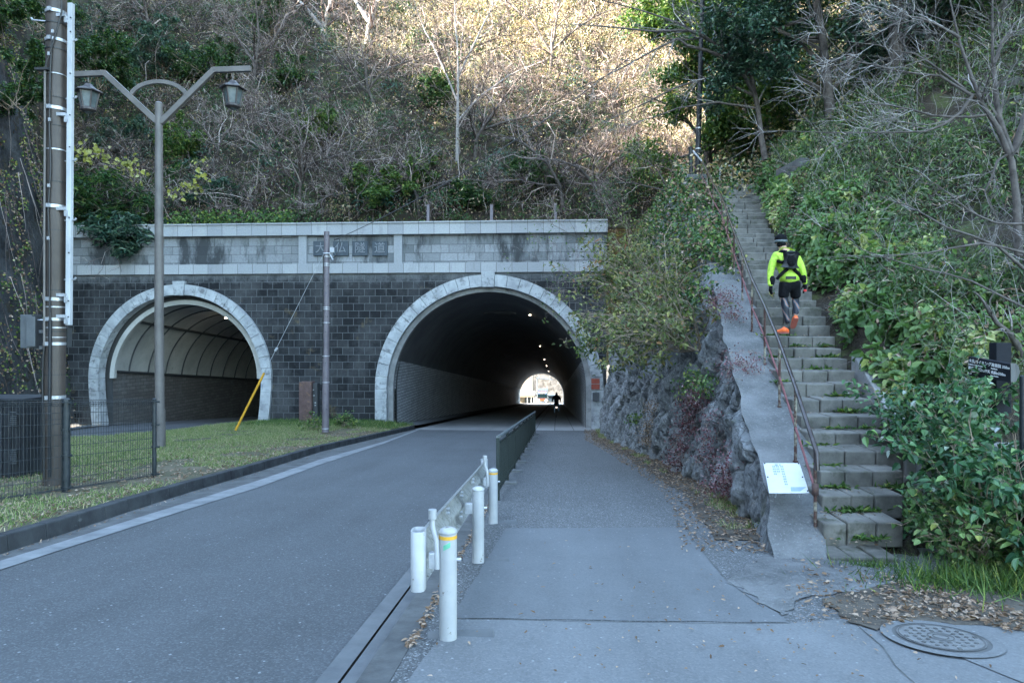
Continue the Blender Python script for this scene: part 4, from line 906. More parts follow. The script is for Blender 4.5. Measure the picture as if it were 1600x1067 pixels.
# ------------------------------------------------------------------ white guardrail
gr = thing('guardrail', 'short white steel guardrail with round posts between road and sidewalk', 'guardrail', G(700, 1010, .05))
gp = [(700, 1008, 4.38, 828), (747, 884, 6.42, 763), (770.5, 821, 8.4, 734)]
for i, (x, y, d, yt) in enumerate(gp):
    base = C((x-800)/FP*d, d, -S*d+.04); k = d/FP; r = 13.5*k if i == 0 else (.057 if i == 1 else .057); z = CZ+(533.5-yt)*k
    top = Vector((base.x, base.y, z)); m = MB(); m.cyl(base, top, .057, n=28); m.build('post', M['whitepaint'], gr, True)
    po = MB(); po.lathe([(.0, .020), (.03, .018), (.05, .008), (.060, -.004), (.060, -.016), (.056, -.018)], top, 28); po.build('cap', M['whitepaint'], gr, True)
    if i != 1:
        m = MB(); m.cyl(top-Vector((0, 0, .05)), top-Vector((0, 0, .028)), .0585, n=28); m.build('yellow_band', M['yellow'], gr, True)
    m = MB(); q = Vector((base.x, base.y, base.z+.52)); m.box(q+C(-.085, -.01, 0), (.07, .055, .10), TH); m.build('bracket', M['steel'], gr, bevel=.004)
    m = MB(); m.cyl(q+C(.05, 0, .0), q+C(.085, 0, .0), .012, n=6); m.build('bolt', M['steel'], gr)
    if i != 1:
        m = MB(); s0 = base.z+.47; m.tube([Vector((base.x, base.y, 0))+C(-.065, -.03, s0), Vector((base.x, base.y, 0))+C(-.07, -.03, s0+.18), Vector((base.x, base.y, 0))+C(-.10, -.0, s0+.26), Vector((base.x, base.y, 0))+C(-.10, 0.0, s0+.36)], .018, 10)
        m.cyl(Vector((base.x, base.y, 0))+C(-.10, 0, s0+.31), Vector((base.x, base.y, 0))+C(-.10, 0.0, s0+.37), .027, n=12); m.build('upright', M['whitepaint'], gr, True)
    pad = MB(); pad.box(base+C(.09, -.05, -.008), (.44, .40, .035), TH+.1); tag(struct(pad.build('post_footing', M['gutter'], bevel=.008)))
# green sticker on the nearest post
b4 = C((700-800)/FP*4.38, 4.38, 0); m = MB(); rows = []
for a_ in np.linspace(-.45, .35, 6):
    ang = -math.pi/2+TH+a_; x, y = b4.x+.0585*math.cos(ang), b4.y+.0585*math.sin(ang); zc_ = CZ+(533.5-853)/FP*4.33+a_*.03; rows.append([(x, y, zc_-.016), (x, y, zc_+.016)])
m.grid(np.array(rows)); m.build('sticker', plain('green_tape', (.12, .42, .28), .5), gr)
def bl(d): # beam centre line sideways
    return (700-800)/FP*4.38-.155+(d-4.38)*.0437*1.02
prof = [(0, .175), (-.03, .165), (-.055, .13), (-.06, .09), (-.03, .055), (.0, .02), (.0, -.02), (-.03, -.055), (-.06, -.09), (-.055, -.13), (-.03, -.165), (0, -.175)]
m = MB(); V = []
for d in np.linspace(4.32, 9.25, 20):
    zc_ = -S*d+.04+.53; V.append([C(bl(d)+a_, d, zc_+b_) for a_, b_ in prof])
V = np.array(V); m.grid(V); m.grid(V+np.array([.004, .001, 0.0])); bm_ = m.build('beam', M['galv'], gr, True)
for d in (5.5, 6.45, 7.5):
    for s_ in (.09, -.09, .12, -.05):
        m = MB(); q = C(bl(d)-.02, d+(s_*.4), -S*d+.57+s_); m.cyl(q, q+C(.03, 0, 0), .014, n=6); m.build('bolt', M['steel'], bm_)
for d, dd in ((4.36, 1), (9.28, -1)):
    m = MB(); zc_ = -S*d+.57; n = 24; ring_ = []
    for a_ in np.arange(n)*2*math.pi/n:
        c_, s_ = math.cos(a_), math.sin(a_); ring_.append((.048*np.sign(c_)*abs(c_)**.7, .075*np.sign(s_)*abs(s_)**.7))
    rr = [[C(bl(d)-.03+u, d+v, zc_+h) for u, v in ring_] for h in (-.19, .185)]
    rin = [[C(bl(d)-.03+u*.8, d+v*.85, zc_+h) for u, v in ring_] for h in (.185, .15)]
    V = np.array([rr[0], rr[1], rin[0], rin[1]]); V = np.concatenate([V, V[:, :1]], 1); m.grid(V); m.poly(rr[0][::-1]); m.poly(rin[1])
    m.build('end_cap', M['whitepaint'], gr, True)
# ------------------------------------------------------------------ dark green railing to the tunnel
rl = thing('green_railing', 'long dark green railing with upright bars running from the guardrail into the tunnel', 'railing', C(-.21, 10.3, -S*10.3))
def rx(d): return -.212+(d-10.3)*.0645
ds_ = np.arange(10.3, 29, 2.0)
for i, d in enumerate(ds_):
    m = MB(); z0 = -S*d+.04; m.box(C(rx(d), d, z0+.47), (.055, .075, .96), TH); m.build('post', M['greenfence'], rl, bevel=.004)
    if i:
        m = MB(); m.box(C(rx(d)+.04, d, z0+.02), (.24, .4, .10), TH+.06); struct(m.build('railing_footing', M['gutter'], bevel=.01))
for d, e in zip(ds_[:-1], ds_[1:]):
    m = MB(); 
    for t in np.linspace(.03, .97, 17):
        q = d+(e-d)*t; z0 = -S*q+.04; m.box(C(rx(q), q, z0+.50), (.018, .038, .74), TH)
    for h in (.14, .86):
        a_ = C(rx(d), d, -S*d+.04+h); b_ = C(rx(e), e, -S*e+.04+h); m.tube([a_, b_], .018, 6)
    m.build('bar_panel', M['greenfence'], rl)
m = MB(); m.tube([C(rx(d), d, -S*d+.04+.95) for d in ds_], .034, 8); m.build('top_rail', M['greentop'], rl, True)
# ------------------------------------------------------------------ manhole cover
c_ = G(1470, 996, .062); mh = thing('manhole_cover', 'round iron manhole cover set in a pale concrete ring', 'manhole cover', c_)
def disc(r0, r1, h, n=48):
    m = MB(); a = np.linspace(0, 2*math.pi, n+1); V = np.array([[(c_.x+r*math.cos(t), c_.y+r*math.sin(t), c_.z-S*r*math.sin(t)+h) for t in a] for r in (r1, r0)]); m.grid(V); return m
Rm = .265
disc(Rm+.012, Rm+.08, .003).build('collar', M['patch2'], mh); disc(0.001, Rm-.016, .006).build('cover', mottled('cast_cover', (.13, .135, .14), (.19, .195, .2), 20, .6, .6, 70), mh); disc(Rm-.022, Rm+.02, .001).build('gap', M['kerbtop'], mh)
for r in (.07, .04, .235): disc(r, r+.008, .010).build('raised_ring', M['kerbtop'], mh)
m = MB()
for i in range(9):
    for j in range(9):
        u, v = (i-4)*.053, (j-4)*.053
        if .1 < math.hypot(u, v) < .215: m.box((c_.x+u, c_.y+v, c_.z-S*v+.009), (.022, .022, .004), (i+j) % 2*.78)
m.build('stud_pattern', M['kerbtop'], mh)
# ------------------------------------------------------------------ direction sign on the bank
sg = thing('direction_sign', 'blackish trail direction sign with white Japanese writing among the leaves', 'sign', PD(1545, 640, 7.9))
A0, A1 = PD(1513, 557, 7.75), PD(1579, 569, 7.2); B0, B1 = PD(1514, 587, 7.75), PD(1579, 597, 7.2)
m = MB(); fwd = (A1-A0).cross(A0-B0).normalized(); fwd = fwd if fwd.y > 0 else -fwd
m.hexa([B0, B1, B1+fwd*.07, B0+fwd*.07], [A0, A1, A1+fwd*.07, A0+fwd*.07]); brd = m.build('board', M['signblk'], sg, bevel=.004)
m = MB(); e0, e1 = PD(1579.5, 568, 7.2), PD(1580, 597, 7.2); f0, f1 = PD(1584.5, 573, 7.3), PD(1586, 583, 7.3); m.hexa([e1, f1, f1+fwd*.06, e1+fwd*.06], [e0+Vector((0, 0, .005)), f0, f0+fwd*.06, e0+fwd*.06]); m.build('arrow_end', M['greybox'], sg)
ux = (A1-A0).normalized(); uy = ux.cross(fwd).normalized(); uy = uy if uy.z > 0 else -uy
def stext(s_, x, y, size):
    o = A0+ux*x-uy*y-fwd*.004; M4 = Matrix((( ux.x, uy.x, -fwd.x, o.x), (ux.y, uy.y, -fwd.y, o.y), (ux.z, uy.z, -fwd.z, o.z), (0, 0, 0, 1)))
    text_mesh(s_, size, M4, .0015, M['signwht'], 'lettering', brd, bold=.0005)
Wb = (A1-A0).length
stext('大仏ハイキングコース', .015, .045, .044); stext('Daibutsu Hiking Course', .015, .082, .020)
stext('葛原岡･銭洗弁天 1.3km', .015, .125, .040); stext('Kuzuharaoka', .015, .158, .018); stext('鎌倉市', .015, .185, .018)
stext('高徳院 350m', Wb*.58, .045, .042); stext('Kotoku-in', Wb*.58, .082, .020); stext('大仏 350m', Wb*.58, .125, .042); stext('Great Buddha', Wb*.58, .160, .018)
m = MB(); m.box(PD(1563, 590, 7.62), (.17, .12, .78), TH); m.build('post', M['signblk'], sg, bevel=.006)
m = MB(); m.cyl(PD(1597, 860, 6.2), PD(1597.5, 588, 6.2), .022, n=12); m.cyl(PD(1597.5, 588, 6.2), PD(1597.5, 586, 6.2), .024, .01, 12); tag(m.build('slim_post', M['cabinet'], None, True), 'slim dark post at the right edge beside the leafy bush', 'post')
# ------------------------------------------------------------------ beyond the far end of the tunnel
gF = lambda Y: gz(Y)
m = MB(); ys = np.arange(-70, 70, 2.0); us = np.linspace(0, 1, 12)
V = np.array([[(x, 205+u*14, gF(205)+u*26+(float(vn(x*.4, u*7))-.5)*1.6) for u in us] for x in ys]); m.grid(V)
tag(m.build('far_stone_wall', mottled('pale_rough_stone', (.035, .035, .035), (.09, .09, .088), 1.2, .9, .9, 3, spots=((.02, .02, .018), .8, .5, .62), dist=.3)), 'tall rough pale stone slope beyond the far end of the tunnel', 'wall')
fb = thing('far_building', 'cream walled building with a dark open bay beyond the far end of the tunnel', 'building', P(826, 632, 190))
F = lambda x, y, Y=188: P(x, y, Y)
def fbx(name, x0, x1, y0, y1, Y, dep, mat, par):
    a, b = F(x0, y1, Y), F(x1, y0, Y); m = MB(); m.box(((a.x+b.x)/2, Y+dep/2, (a.z+b.z)/2), (b.x-a.x, dep, b.z-a.z)); return m.build(name, mat, par)
crm = mottled('cream_render', (.20, .165, .125), (.24, .2, .16), 1, .8, .05, 20)
fbx('wall', 790, 832, 588, 634, 190, 8, crm, fb); fbx('canopy', 790, 836, 613, 617, 186, 4, M['concrete'], fb); fbx('fascia', 790, 834, 617, 620, 186.2, .4, crm, fb); fbx('dark_bay', 820, 833, 620, 632.5, 189.6, .3, M['rib'], fb)
for x in (823.5, 829.5, 833.5): fbx('column', x, x+1.0, 617, 633, 186.5, .4, M['whitebar'], fb)
pl = thing('far_pole', 'pale slim pole with a short top arm beyond the far end of the tunnel', 'pole', F(839, 633, 172)); m = MB(); m.cyl(F(839, 634, 172), F(839, 589, 172), .16, n=10); m.build('shaft', M['whitebar'], pl); m = MB(); m.tube([F(839, 591, 172), F(863, 593, 172)], .12, 8); m.build('arm', M['whitebar'], pl)
# bus
BY = 166.0; k = BY/FP; bc = P(847.5, 0, BY); zb = gz(BY)+.02; bus = thing('bus', 'white and red bus with a dark windscreen and lit destination board waiting beyond the tunnel', 'bus', (bc.x, BY, zb))
W = 2.5; m = MB(); m.box((bc.x, BY+5, zb+1.72), (W, 10, 2.6)); body = m.build('body', plain('cream_bus_paint', (.30, .29, .27), .35), bus, bevel=.14)
def bb(name, x, z, w, h, mat, y=-.03, d=.06, par=None, bev=0.0):
    m = MB(); m.box((bc.x+x, BY+y, zb+z), (w, d, h)); return m.build(name, mat, par or bus, bevel=bev)
bb('windscreen', 0, 1.85, 2.2, .95, plain('dark_windscreen', (.02, .045, .05), .08), bev=.02); bd = bb('destination_board', 0, 2.68, 2.1, .42, M['signblk'], bev=.02)
blue = emit('blue_marker', (.05, .25, 1.0), 2.0); warm = emit('destination_glow', (.9, .85, .9), 1.5)
bb('marker_lamp', -.8, 2.68, .28, .3, blue, -.08, par=bd); bb('marker_lamp', .8, 2.68, .28, .3, blue, -.08, par=bd); bb('display', -.05, 2.70, 1.0, .2, warm, -.08, par=bd)
red = plain('bus_red', (.62, .07, .03), .4)
bb('red_band', 0, 1.18, 2.3, .16, red, -.06); bb('red_band', 0, 3.0, 2.2, .07, red, -.02)
bb('front_panel', 0, .82, 1.0, .3, plain('orange_panel', (.5, .2, .05), .4), -.06); bb('bumper', 0, .42, 2.45, .22, M['whitebar'], -.08, .15, bev=.03)
hl = emit('headlight', (1, .93, .8), 6)
for s_ in (-1, 1):
    bb('headlight', s_*.95, .82, .32, .24, hl, -.08); bb('mirror', s_*1.42, 2.0, .14, .4, M['black'], -.15, .1)
    for yy in (2.0, 7.2):
        m = MB(); m.cyl((bc.x+s_*1.05, BY+yy, zb+.48), (bc.x+s_*1.27, BY+yy, zb+.48), .48, n=20); w_ = m.build('wheel', M['black'], bus); m = MB(); m.cyl((bc.x+s_*1.2, BY+yy, zb+.48), (bc.x+s_*1.285, BY+yy, zb+.48), .24, n=14); m.build('rim', M['steel'], w_)
    m = MB(); m.box((bc.x+s_*1.255, BY+5.2, zb+2.0), (.03, 8.6, .8)); m.build('side_window', plain('tinted_glass', (.03, .04, .05), .1), bus)
for x0, nm in ((862, 'white van parked beyond the far end of the tunnel behind the bus'),):
    v0 = P(x0, 0, 176); zv = gz(176); van = thing('parked_van', nm, 'van', (v0.x, 176, zv))
    m = MB(); m.box((v0.x, 178.2, zv+1.25), (1.8, 4.4, 1.8)); m.build('body', M['whitepaint'], van, bevel=.15)
    m = MB(); m.box((v0.x, 175.97, zv+1.6), (1.5, .06, .6)); m.build('windscreen', M['rib'], van)
    for s_ in (-1, 1):
        for yy in (1.0, 3.6):
            m = MB(); m.cyl((v0.x+s_*.75, 176+yy, zv+.33), (v0.x+s_*.92, 176+yy, zv+.33), .33, n=16); m.build('wheel', M['black'], van)
# ------------------------------------------------------------------ people
def skin(name, nodes, edges, root, mat, parent, sub=2):        # nodes: {key: (Vector, rx, ry)}
    ks = list(nodes); me = bpy.data.meshes.new(name); org = Vector(ORG[parent.name])
    me.from_pydata([tuple(nodes[k][0]-org) for k in ks], [(ks.index(a), ks.index(b)) for a, b in edges], [])
    o = bpy.data.objects.new(name, me); col.objects.link(o)
    sk = o.modifiers.new("skin", 'SKIN'); sk.use_smooth_shade = True
    for i, k in enumerate(ks):
        v = me.skin_vertices[0].data[i]; v.radius = (nodes[k][1], nodes[k][2]); v.use_root = (k == root)
    ss = o.modifiers.new("sub", 'SUBSURF'); ss.levels = sub; ss.render_levels = sub
    bpy.context.view_layer.update(); dg = bpy.context.evaluated_depsgraph_get(); m2 = bpy.data.meshes.new_from_object(o.evaluated_get(dg))
    bpy.data.objects.remove(o); m2.name = name; m2.materials.clear(); m2.materials.append(mat)
    for p in m2.polygons: p.use_smooth = True
    r = bpy.data.objects.new(name, m2); col.objects.link(r)
    if parent is not None: r.parent = parent
    ORG[r.name] = ORG[parent.name]; return r
def ell(m, c, r, n=20, k=12, tilt=None):
    a = np.linspace(0, 2*math.pi, n, endpoint=False); b = np.linspace(-math.pi/2, math.pi/2, k)
    V = np.array([[(math.cos(q)*math.cos(p)*r[0], math.cos(q)*math.sin(p)*r[1], math.sin(q)*r[2]) for p in a] for q in b])
    if tilt is not None: V = V @ np.array(tilt).T
    R = np.array([[CT, -ST, 0], [ST, CT, 0], [0, 0, 1]]); V = V @ R.T+np.array(tuple(c)); V = np.concatenate([V, V[:, :1]], 1); m.grid(V)
skinm = mottled('skin', (.42, .26, .2), (.5, .32, .25), 8, .5, .05, 60)
neon = mottled('neon_yellow_jacket', (.36, .60, .05), (.48, .72, .09), 5, .6, .9, 11, dist=.04)
blk = mottled('black_cloth', (.004, .0045, .006), (.010, .011, .014), 6, .9, .8, 14, dist=.03, spec=.15)
def tights():
    t = NT('patterned_leggings'); v = t.co('Object', (1, 1, 1), (0, .6, .4)); w = t.n("ShaderNodeTexWave"); w.inputs['Scale'].default_value = 3.2; w.inputs['Distortion'].default_value = 3; t.l(v, w.inputs[0])
    c = t.ramp(w.outputs['Fac'], [(0, (.008, .011, .02)), (.70, (.010, .013, .024)), (.78, (.06, .08, .11)), (.97, (.09, .12, .16)), (1, (.4, .15, .06))]); return t.fin(c, .6)
tg = tights(); orange = mottled('orange_shoe', (.75, .10, .02), (.9, .2, .05), 20, .5, .2, 40)
JD = 11.25
def J(x, y, dd=0.0): return PD(x, y, JD+dd)
jg = thing('person', 'person in neon yellow jacket, black cap and shorts walking up the stone steps', 'person', J(1230, 520))
body = {'pel': (J(1234, 436), .13, .11), 'sp': (J(1233, 421, .02), .12, .10), 'ch': (J(1229, 405, .08), .14, .11), 'nk0': (J(1225, 394, .13), .07, .07), 'nk': (J(1223, 388, .16), .055, .055), 'hd': (J(1221, 379, .19), .075, .085), 'ht': (J(1220, 370, .19), .055, .065),
        'shL': (J(1212, 398, .08), .062, .06), 'shR': (J(1243, 397, .08), .062, .06), 'elL': (J(1204, 424, .02), .042, .042), 'elR': (J(1255, 422, .02), .042, .042), 'wrL': (J(1205, 444, -.02), .028, .03), 'wrR': (J(1257, 442, .04), .028, .03),
        'hpL': (J(1226, 445), .085, .09), 'hpR': (J(1241, 445), .085, .09), 'knL': (J(1225, 470, .03), .055, .058), 'knR': (J(1243, 469, .12), .055, .058), 'cfL': (J(1227, 481, .0), .055, .058), 'cfR': (J(1244, 478, .02), .052, .056), 'anL': (J(1231, 507, -.02), .034, .038), 'anR': (J(1244, 494, -.08), .034, .038)}
be = [('pel', 'sp'), ('sp', 'ch'), ('ch', 'nk0'), ('nk0', 'nk'), ('nk', 'hd'), ('hd', 'ht'), ('ch', 'shL'), ('ch', 'shR'), ('shL', 'elL'), ('shR', 'elR'), ('elL', 'wrL'), ('elR', 'wrR'), ('pel', 'hpL'), ('pel', 'hpR'), ('hpL', 'knL'), ('hpR', 'knR'), ('knL', 'cfL'), ('knR', 'cfR'), ('cfL', 'anL'), ('cfR', 'anR')]
skin('body', body, be, 'pel', skinm, jg)
m = MB()
for s_, c_ in ((-1, J(1213.8, 379, .19)), (1, J(1228.3, 379, .19))): ell(m, c_, (.014, .025, .034), 10, 8)
ell(m, J(1220, 380, .285), (.013, .022, .02), 8, 6)
m.build('ears_and_nose', skinm, jg, True)
def grown(keys, k, over={}): return {q: over.get(q, (body[q][0], body[q][1]+k, body[q][2]+k)) for q in keys}
jk = {'hem': (J(1234, 446), .185, .155), 'w': (J(1233.5, 432, .01), .178, .15), 'sp': (J(1232, 416, .03), .165, .135), 'ch': (J(1229, 404, .07), .175, .14), 'cl': (J(1226, 395.5, .11), .12, .10), 'nk': (J(1223.5, 390, .14), .07, .072),
      'shL': (J(1212, 400, .07), .082, .08), 'shR': (J(1243, 399, .07), .082, .08), 'uL': (J(1207, 412, .05), .068, .066), 'uR': (J(1249.5, 411, .05), .068, .066), 'elL': (J(1204, 425, .02), .056, .055), 'elR': (J(1254.5, 423, .02), .056, .055), 'fL': (J(1203.5, 436, .0), .048, .05), 'fR': (J(1256.5, 434, .03), .048, .05), 'wL': (J(1204, 448, -.02), .040, .042), 'wR': (J(1258, 445, .04), .040, .042)}
skin('jacket', jk, [('hem', 'w'), ('w', 'sp'), ('sp', 'ch'), ('ch', 'cl'), ('cl', 'nk'), ('ch', 'shL'), ('ch', 'shR'), ('shL', 'uL'), ('shR', 'uR'), ('uL', 'elL'), ('uR', 'elR'), ('elL', 'fL'), ('elR', 'fR'), ('fL', 'wL'), ('fR', 'wR')], 'sp', neon, jg)
for s_, a, b in ((-1, 'fL', 'wL'), (1, 'fR', 'wR')):
    p = jk[a][0]; q = jk[b][0]; m = MB(); o_ = C(-s_*.022, -.03, 0); m.tube([p+o_+(p-q)*.35, p+o_, q.lerp(p, .25)+o_], [.028, .048, .03], 10); m.build('sleeve_panel', blk, jg, True)
sh = {'p': (J(1234, 440), .158, .135), 'q': (J(1234, 434), .15, .13), 'hL': (J(1225.5, 449, .0), .092, .10), 'hR': (J(1242.5, 449, .02), .092, .10), 'kL': (J(1224.5, 460, .01), .086, .09), 'kR': (J(1243.2, 460, .06), .086, .09), 'eL': (J(1224.6, 466, .02), .088, .09), 'eR': (J(1243.4, 466, .09), .086, .09)}
skin('shorts', sh, [('q', 'p'), ('p', 'hL'), ('p', 'hR'), ('hL', 'kL'), ('hR', 'kR'), ('kL', 'eL'), ('kR', 'eR')], 'p', blk, jg)
m = MB(); m.box(J(1236, 434, -.125), (.17, .02, .05), TH); m.build('waist_pocket', M['cabinet'], jg, bevel=.006)
for s_ in 'LR':
    lg = grown(['hp'+s_, 'kn'+s_, 'cf'+s_, 'an'+s_], .006); skin('legging', lg, [('hp'+s_, 'kn'+s_), ('kn'+s_, 'cf'+s_), ('cf'+s_, 'an'+s_)], 'kn'+s_, tg, jg)
# gloves: palm and five separate bent fingers each
for s_, w in ((-1, J(1204.6, 445, -.02)), (1, J(1258, 443, .04))):
    nodes = {'w': (w, .03, .026), 'p': (w+C(s_*.0, .0, -.045), .036, .020), 'k': (w+C(0, .005, -.085), .036, .016)}; ed = [('w', 'p'), ('p', 'k')]
    for i, (off, ln) in enumerate(((-.028, .070), (-.010, .080), (.010, .076), (.027, .060))):
        a = nodes['k'][0]+C(off*.5*s_, off*.75, 0); b = a+C(-s_*.006+off*.2, off*.1+.006, -ln*.55); c_ = b+C(-s_*.014, .012, -ln*.42)
        nodes['a%d' % i] = (a+C(0, 0, -.008), .0105, .0105); nodes['b%d' % i] = (b, .0095, .0095); nodes['c%d' % i] = (c_, .008, .008); ed += [('k', 'a%d' % i), ('a%d' % i, 'b%d' % i), ('b%d' % i, 'c%d' % i)]
    t0 = nodes['p'][0]+C(-s_*.018, .03, .005); nodes['t0'] = (t0, .013, .013); nodes['t1'] = (t0+C(-s_*.016, .022, -.032), .011, .011); nodes['t2'] = (t0+C(-s_*.012, .026, -.062), .009, .009); ed += [('p', 't0'), ('t0', 't1'), ('t1', 't2')]
    skin('glove', nodes, ed, 'p', blk, jg, 1)
    if s_ == 1:
        m = MB(); ell(m, w+C(-.01, -.03, -.12), (.03, .02, .02), 10, 6); m.build('red_glove_tip', plain('red_glove', (.75, .04, .04), .5), jg, True)
# shoes
def shoe(heel, pitch, yaw, par):
    prof = [(-.02, .028, .055, 0), (.02, .036, .08, 0), (.06, .036, .095, 0), (.10, .038, .07, 0), (.15, .043, .05, 0), (.20, .038, .036, 0), (.228, .018, .022, 0)]
    R = Matrix.Rotation(yaw, 3, 'Z') @ Matrix.Rotation(pitch, 3, 'X'); V = []; S_ = []
    for y, w, h, _ in prof:
        V.append([heel+R @ Vector((w*math.cos(a), y, max(math.sin(a), -.6)*h*.62+h*.40)) for a in np.linspace(0, 2*math.pi, 17)])
        S_.append([heel+R @ Vector((x_, y, z_)) for x_, z_ in ((-w*1.08, -.012), (w*1.08, -.012), (w*1.1, .014), (-w*1.1, .014), (-w*1.08, -.012))])
    m = MB(); m.grid(np.array([[tuple(p) for p in r] for r in V])); m.poly(V[0][:-1]); m.poly(V[-1][:-1]); o = m.build('shoe', orange, par, True)
    m = MB(); m.grid(np.array([[tuple(p) for p in r] for r in S_])); m.poly(S_[0][:-1]); m.poly(S_[-1][:-1]); m.build('sole', plain('coral_sole', (.42, .12, .09), .7), o)
shoe(J(1230, 519.5, -.07), .0, TH+.55, jg); shoe(J(1244, 498, -.13), -.72, TH-.05, jg)
# cap, headband, hair
m = MB(); ell(m, J(1220, 373.5, .19), (.098, .112, .085)); ell(m, J(1218.5, 377, .27), (.07, .09, .018)); m.build('cap', blk, jg, True)
m = MB(); m.lathe([(.098, -.022), (.103, -.02), (.103, .02), (.098, .022)], J(1220.5, 377.5, .185), 24); m.build('headband', M['lampglass'], jg, True)
m = MB(); ell(m, J(1221, 382, .165), (.078, .078, .05)); m.build('hair', blk, jg, True)
# backpack
bp = thing('backpack', 'small dark backpack with straps worn over the neon yellow jacket', 'backpack', J(1236, 415, -.15))
bk = {'t': (J(1236, 392, -.05), .07, .05), 'a': (J(1236, 399, -.10), .11, .085), 'b': (J(1236, 408, -.13), .12, .10), 'c': (J(1235, 416, -.12), .10, .09), 'd': (J(1233, 421, -.09), .07, .06)}
skin('bag', bk, [('t', 'a'), ('a', 'b'), ('b', 'c'), ('c', 'd')], 'b', M['cabinet'], bp)
m = MB(); ell(m, J(1237, 407, -.24), (.075, .04, .10)); m.build('pocket', blk, bp, True)
for pts in ([(1230, 394, -.02), (1222, 393, .0), (1216, 396, .03)], [(1242, 394, -.02), (1246, 396, .0), (1249, 400, .04)], [(1231, 420, -.12), (1222, 427, -.10), (1214, 436, -.02)], [(1240, 420, -.12), (1248, 428, -.08), (1253, 437, .02)], [(1230, 408, -.1), (1222, 410, -.07), (1215, 408, .0)]):
    m = MB(); m.tube([J(*p) for p in pts], [.028, .03, .026], 8); m.build('strap', blk, bp, True)
for i in range(3):
    m = MB(); m.tube([J(1230, 397+i*6, -.235), J(1236, 399+i*6, -.27), J(1242, 397+i*6, -.235)], .007, 6); m.build('lace', M['rib'], bp, True)
# ------------------------------------------------------------------ cyclist in the tunnel
cyY = 53.0; cb = G(869.5, 650, .06); cb = Vector((P(869.5, 640, cyY).x, cyY, gz(cyY)+.06)); K = 1.1
def W(x, y, z): return cb+Vector((x, y, z))*K
bi = thing('bicycle', 'bicycle with a pale reflector ridden away along the tunnel sidewalk', 'bicycle', cb)
for y in (-.52, .55):
    m = MB(); a = np.linspace(0, 2*math.pi, 29); m.tube([W(0, y+.33*math.cos(t), .34+.33*math.sin(t)) for t in a], .02, 8, caps=False); wh = m.build('wheel', M['black'], bi, True)
    m = MB()
    for t in a[:-1:2]: m.cyl(W(0, y, .34), W(0, y+.32*math.cos(t), .34+.32*math.sin(t)), .003, n=3)
    m.build('spokes', M['steel'], wh)
m = MB()
for p, q in ((W(0, -.52, .34), W(0, -.05, .30)), (W(0, -.05, .30), W(0, -.18, .82)), (W(0, -.52, .34), W(0, -.15, .72)), (W(0, -.05, .30), W(0, .40, .75)), (W(0, -.15, .72), W(0, .38, .80)), (W(0, .38, .95), W(0, .55, .34))): m.cyl(p, q, .018, n=8)
m.build('frame', M['black'], bi); m = MB(); ell(m, W(0, -.2, .85), (.09, .13, .04)); m.build('saddle', M['black'], bi, True)
m = MB(); m.tube([W(-.29, .30, 1.0), W(-.1, .38, 1.0), W(.1, .38, 1.0), W(.29, .30, 1.0)], .013, 8); m.build('handlebar', M['steel'], bi)
m = MB(); m.box(W(0, -.56, .74), (.13, .05, .07)); m.build('reflector', emit('pale_reflector_glow', (1, .8, .65), .25), bi)  # pale glint on the reflector made by a faint emission
m = MB(); m.box(W(-.12, -.05, .25), (.08, .1, .02)); m.box(W(.12, -.05, .36), (.08, .1, .02)); m.build('pedal', M['black'], bi)
cy = thing('person', 'dark hooded person riding a bicycle away inside the main tunnel', 'person', cb)
cb_ = {'pel': (W(0, -.18, .95), .14, .12), 'sp': (W(0, -.12, 1.15), .14, .11), 'ch': (W(0, -.02, 1.36), .16, .12), 'nk': (W(0, .03, 1.53), .06, .06), 'hd': (W(0, .06, 1.66), .085, .095), 'ht': (W(0, .06, 1.75), .06, .07),
       'sL': (W(-.18, .0, 1.42), .07, .07), 'sR': (W(.18, .0, 1.42), .07, .07), 'eL': (W(-.29, .08, 1.2), .05, .05), 'eR': (W(.29, .08, 1.2), .05, .05), 'hL': (W(-.28, .29, 1.04), .035, .035), 'hR': (W(.28, .29, 1.04), .035, .035),
       'pL': (W(-.11, -.14, .93), .09, .09), 'pR': (W(.11, -.14, .93), .09, .09), 'kL': (W(-.15, .16, .62), .06, .06), 'kR': (W(.15, .2, .72), .06, .06), 'aL': (W(-.14, -.05, .28), .038, .04), 'aR': (W(.14, -.02, .38), .038, .04), 'tL': (W(-.14, .1, .24), .035, .03), 'tR': (W(.14, .13, .34), .035, .03)}
ce = [('pel', 'sp'), ('sp', 'ch'), ('ch', 'nk'), ('nk', 'hd'), ('hd', 'ht'), ('ch', 'sL'), ('ch', 'sR'), ('sL', 'eL'), ('sR', 'eR'), ('eL', 'hL'), ('eR', 'hR'), ('pel', 'pL'), ('pel', 'pR'), ('pL', 'kL'), ('pR', 'kR'), ('kL', 'aL'), ('kR', 'aR'), ('aL', 'tL'), ('aR', 'tR')]
skin('body', cb_, ce, 'pel', blk, cy)
jn = {k: (cb_[k][0], cb_[k][1]+.035, cb_[k][2]+.035) for k in ('pel', 'sp', 'ch', 'sL', 'sR', 'eL', 'eR', 'nk', 'hd')}; skin('hooded_jacket', jn, [e for e in ce if e[0] in jn and e[1] in jn], 'sp', blk, cy)
for s_ in 'LR':
    n_ = {k+s_: (cb_[k+s_][0], cb_[k+s_][1]+.012, cb_[k+s_][2]+.012) for k in 'pka'}; skin('jeans', n_, [('p'+s_, 'k'+s_), ('k'+s_, 'a'+s_)], 'k'+s_, mottled('blue_jeans', (.10, .15, .22), (.16, .22, .3), 8, .8, .2, 40), cy)
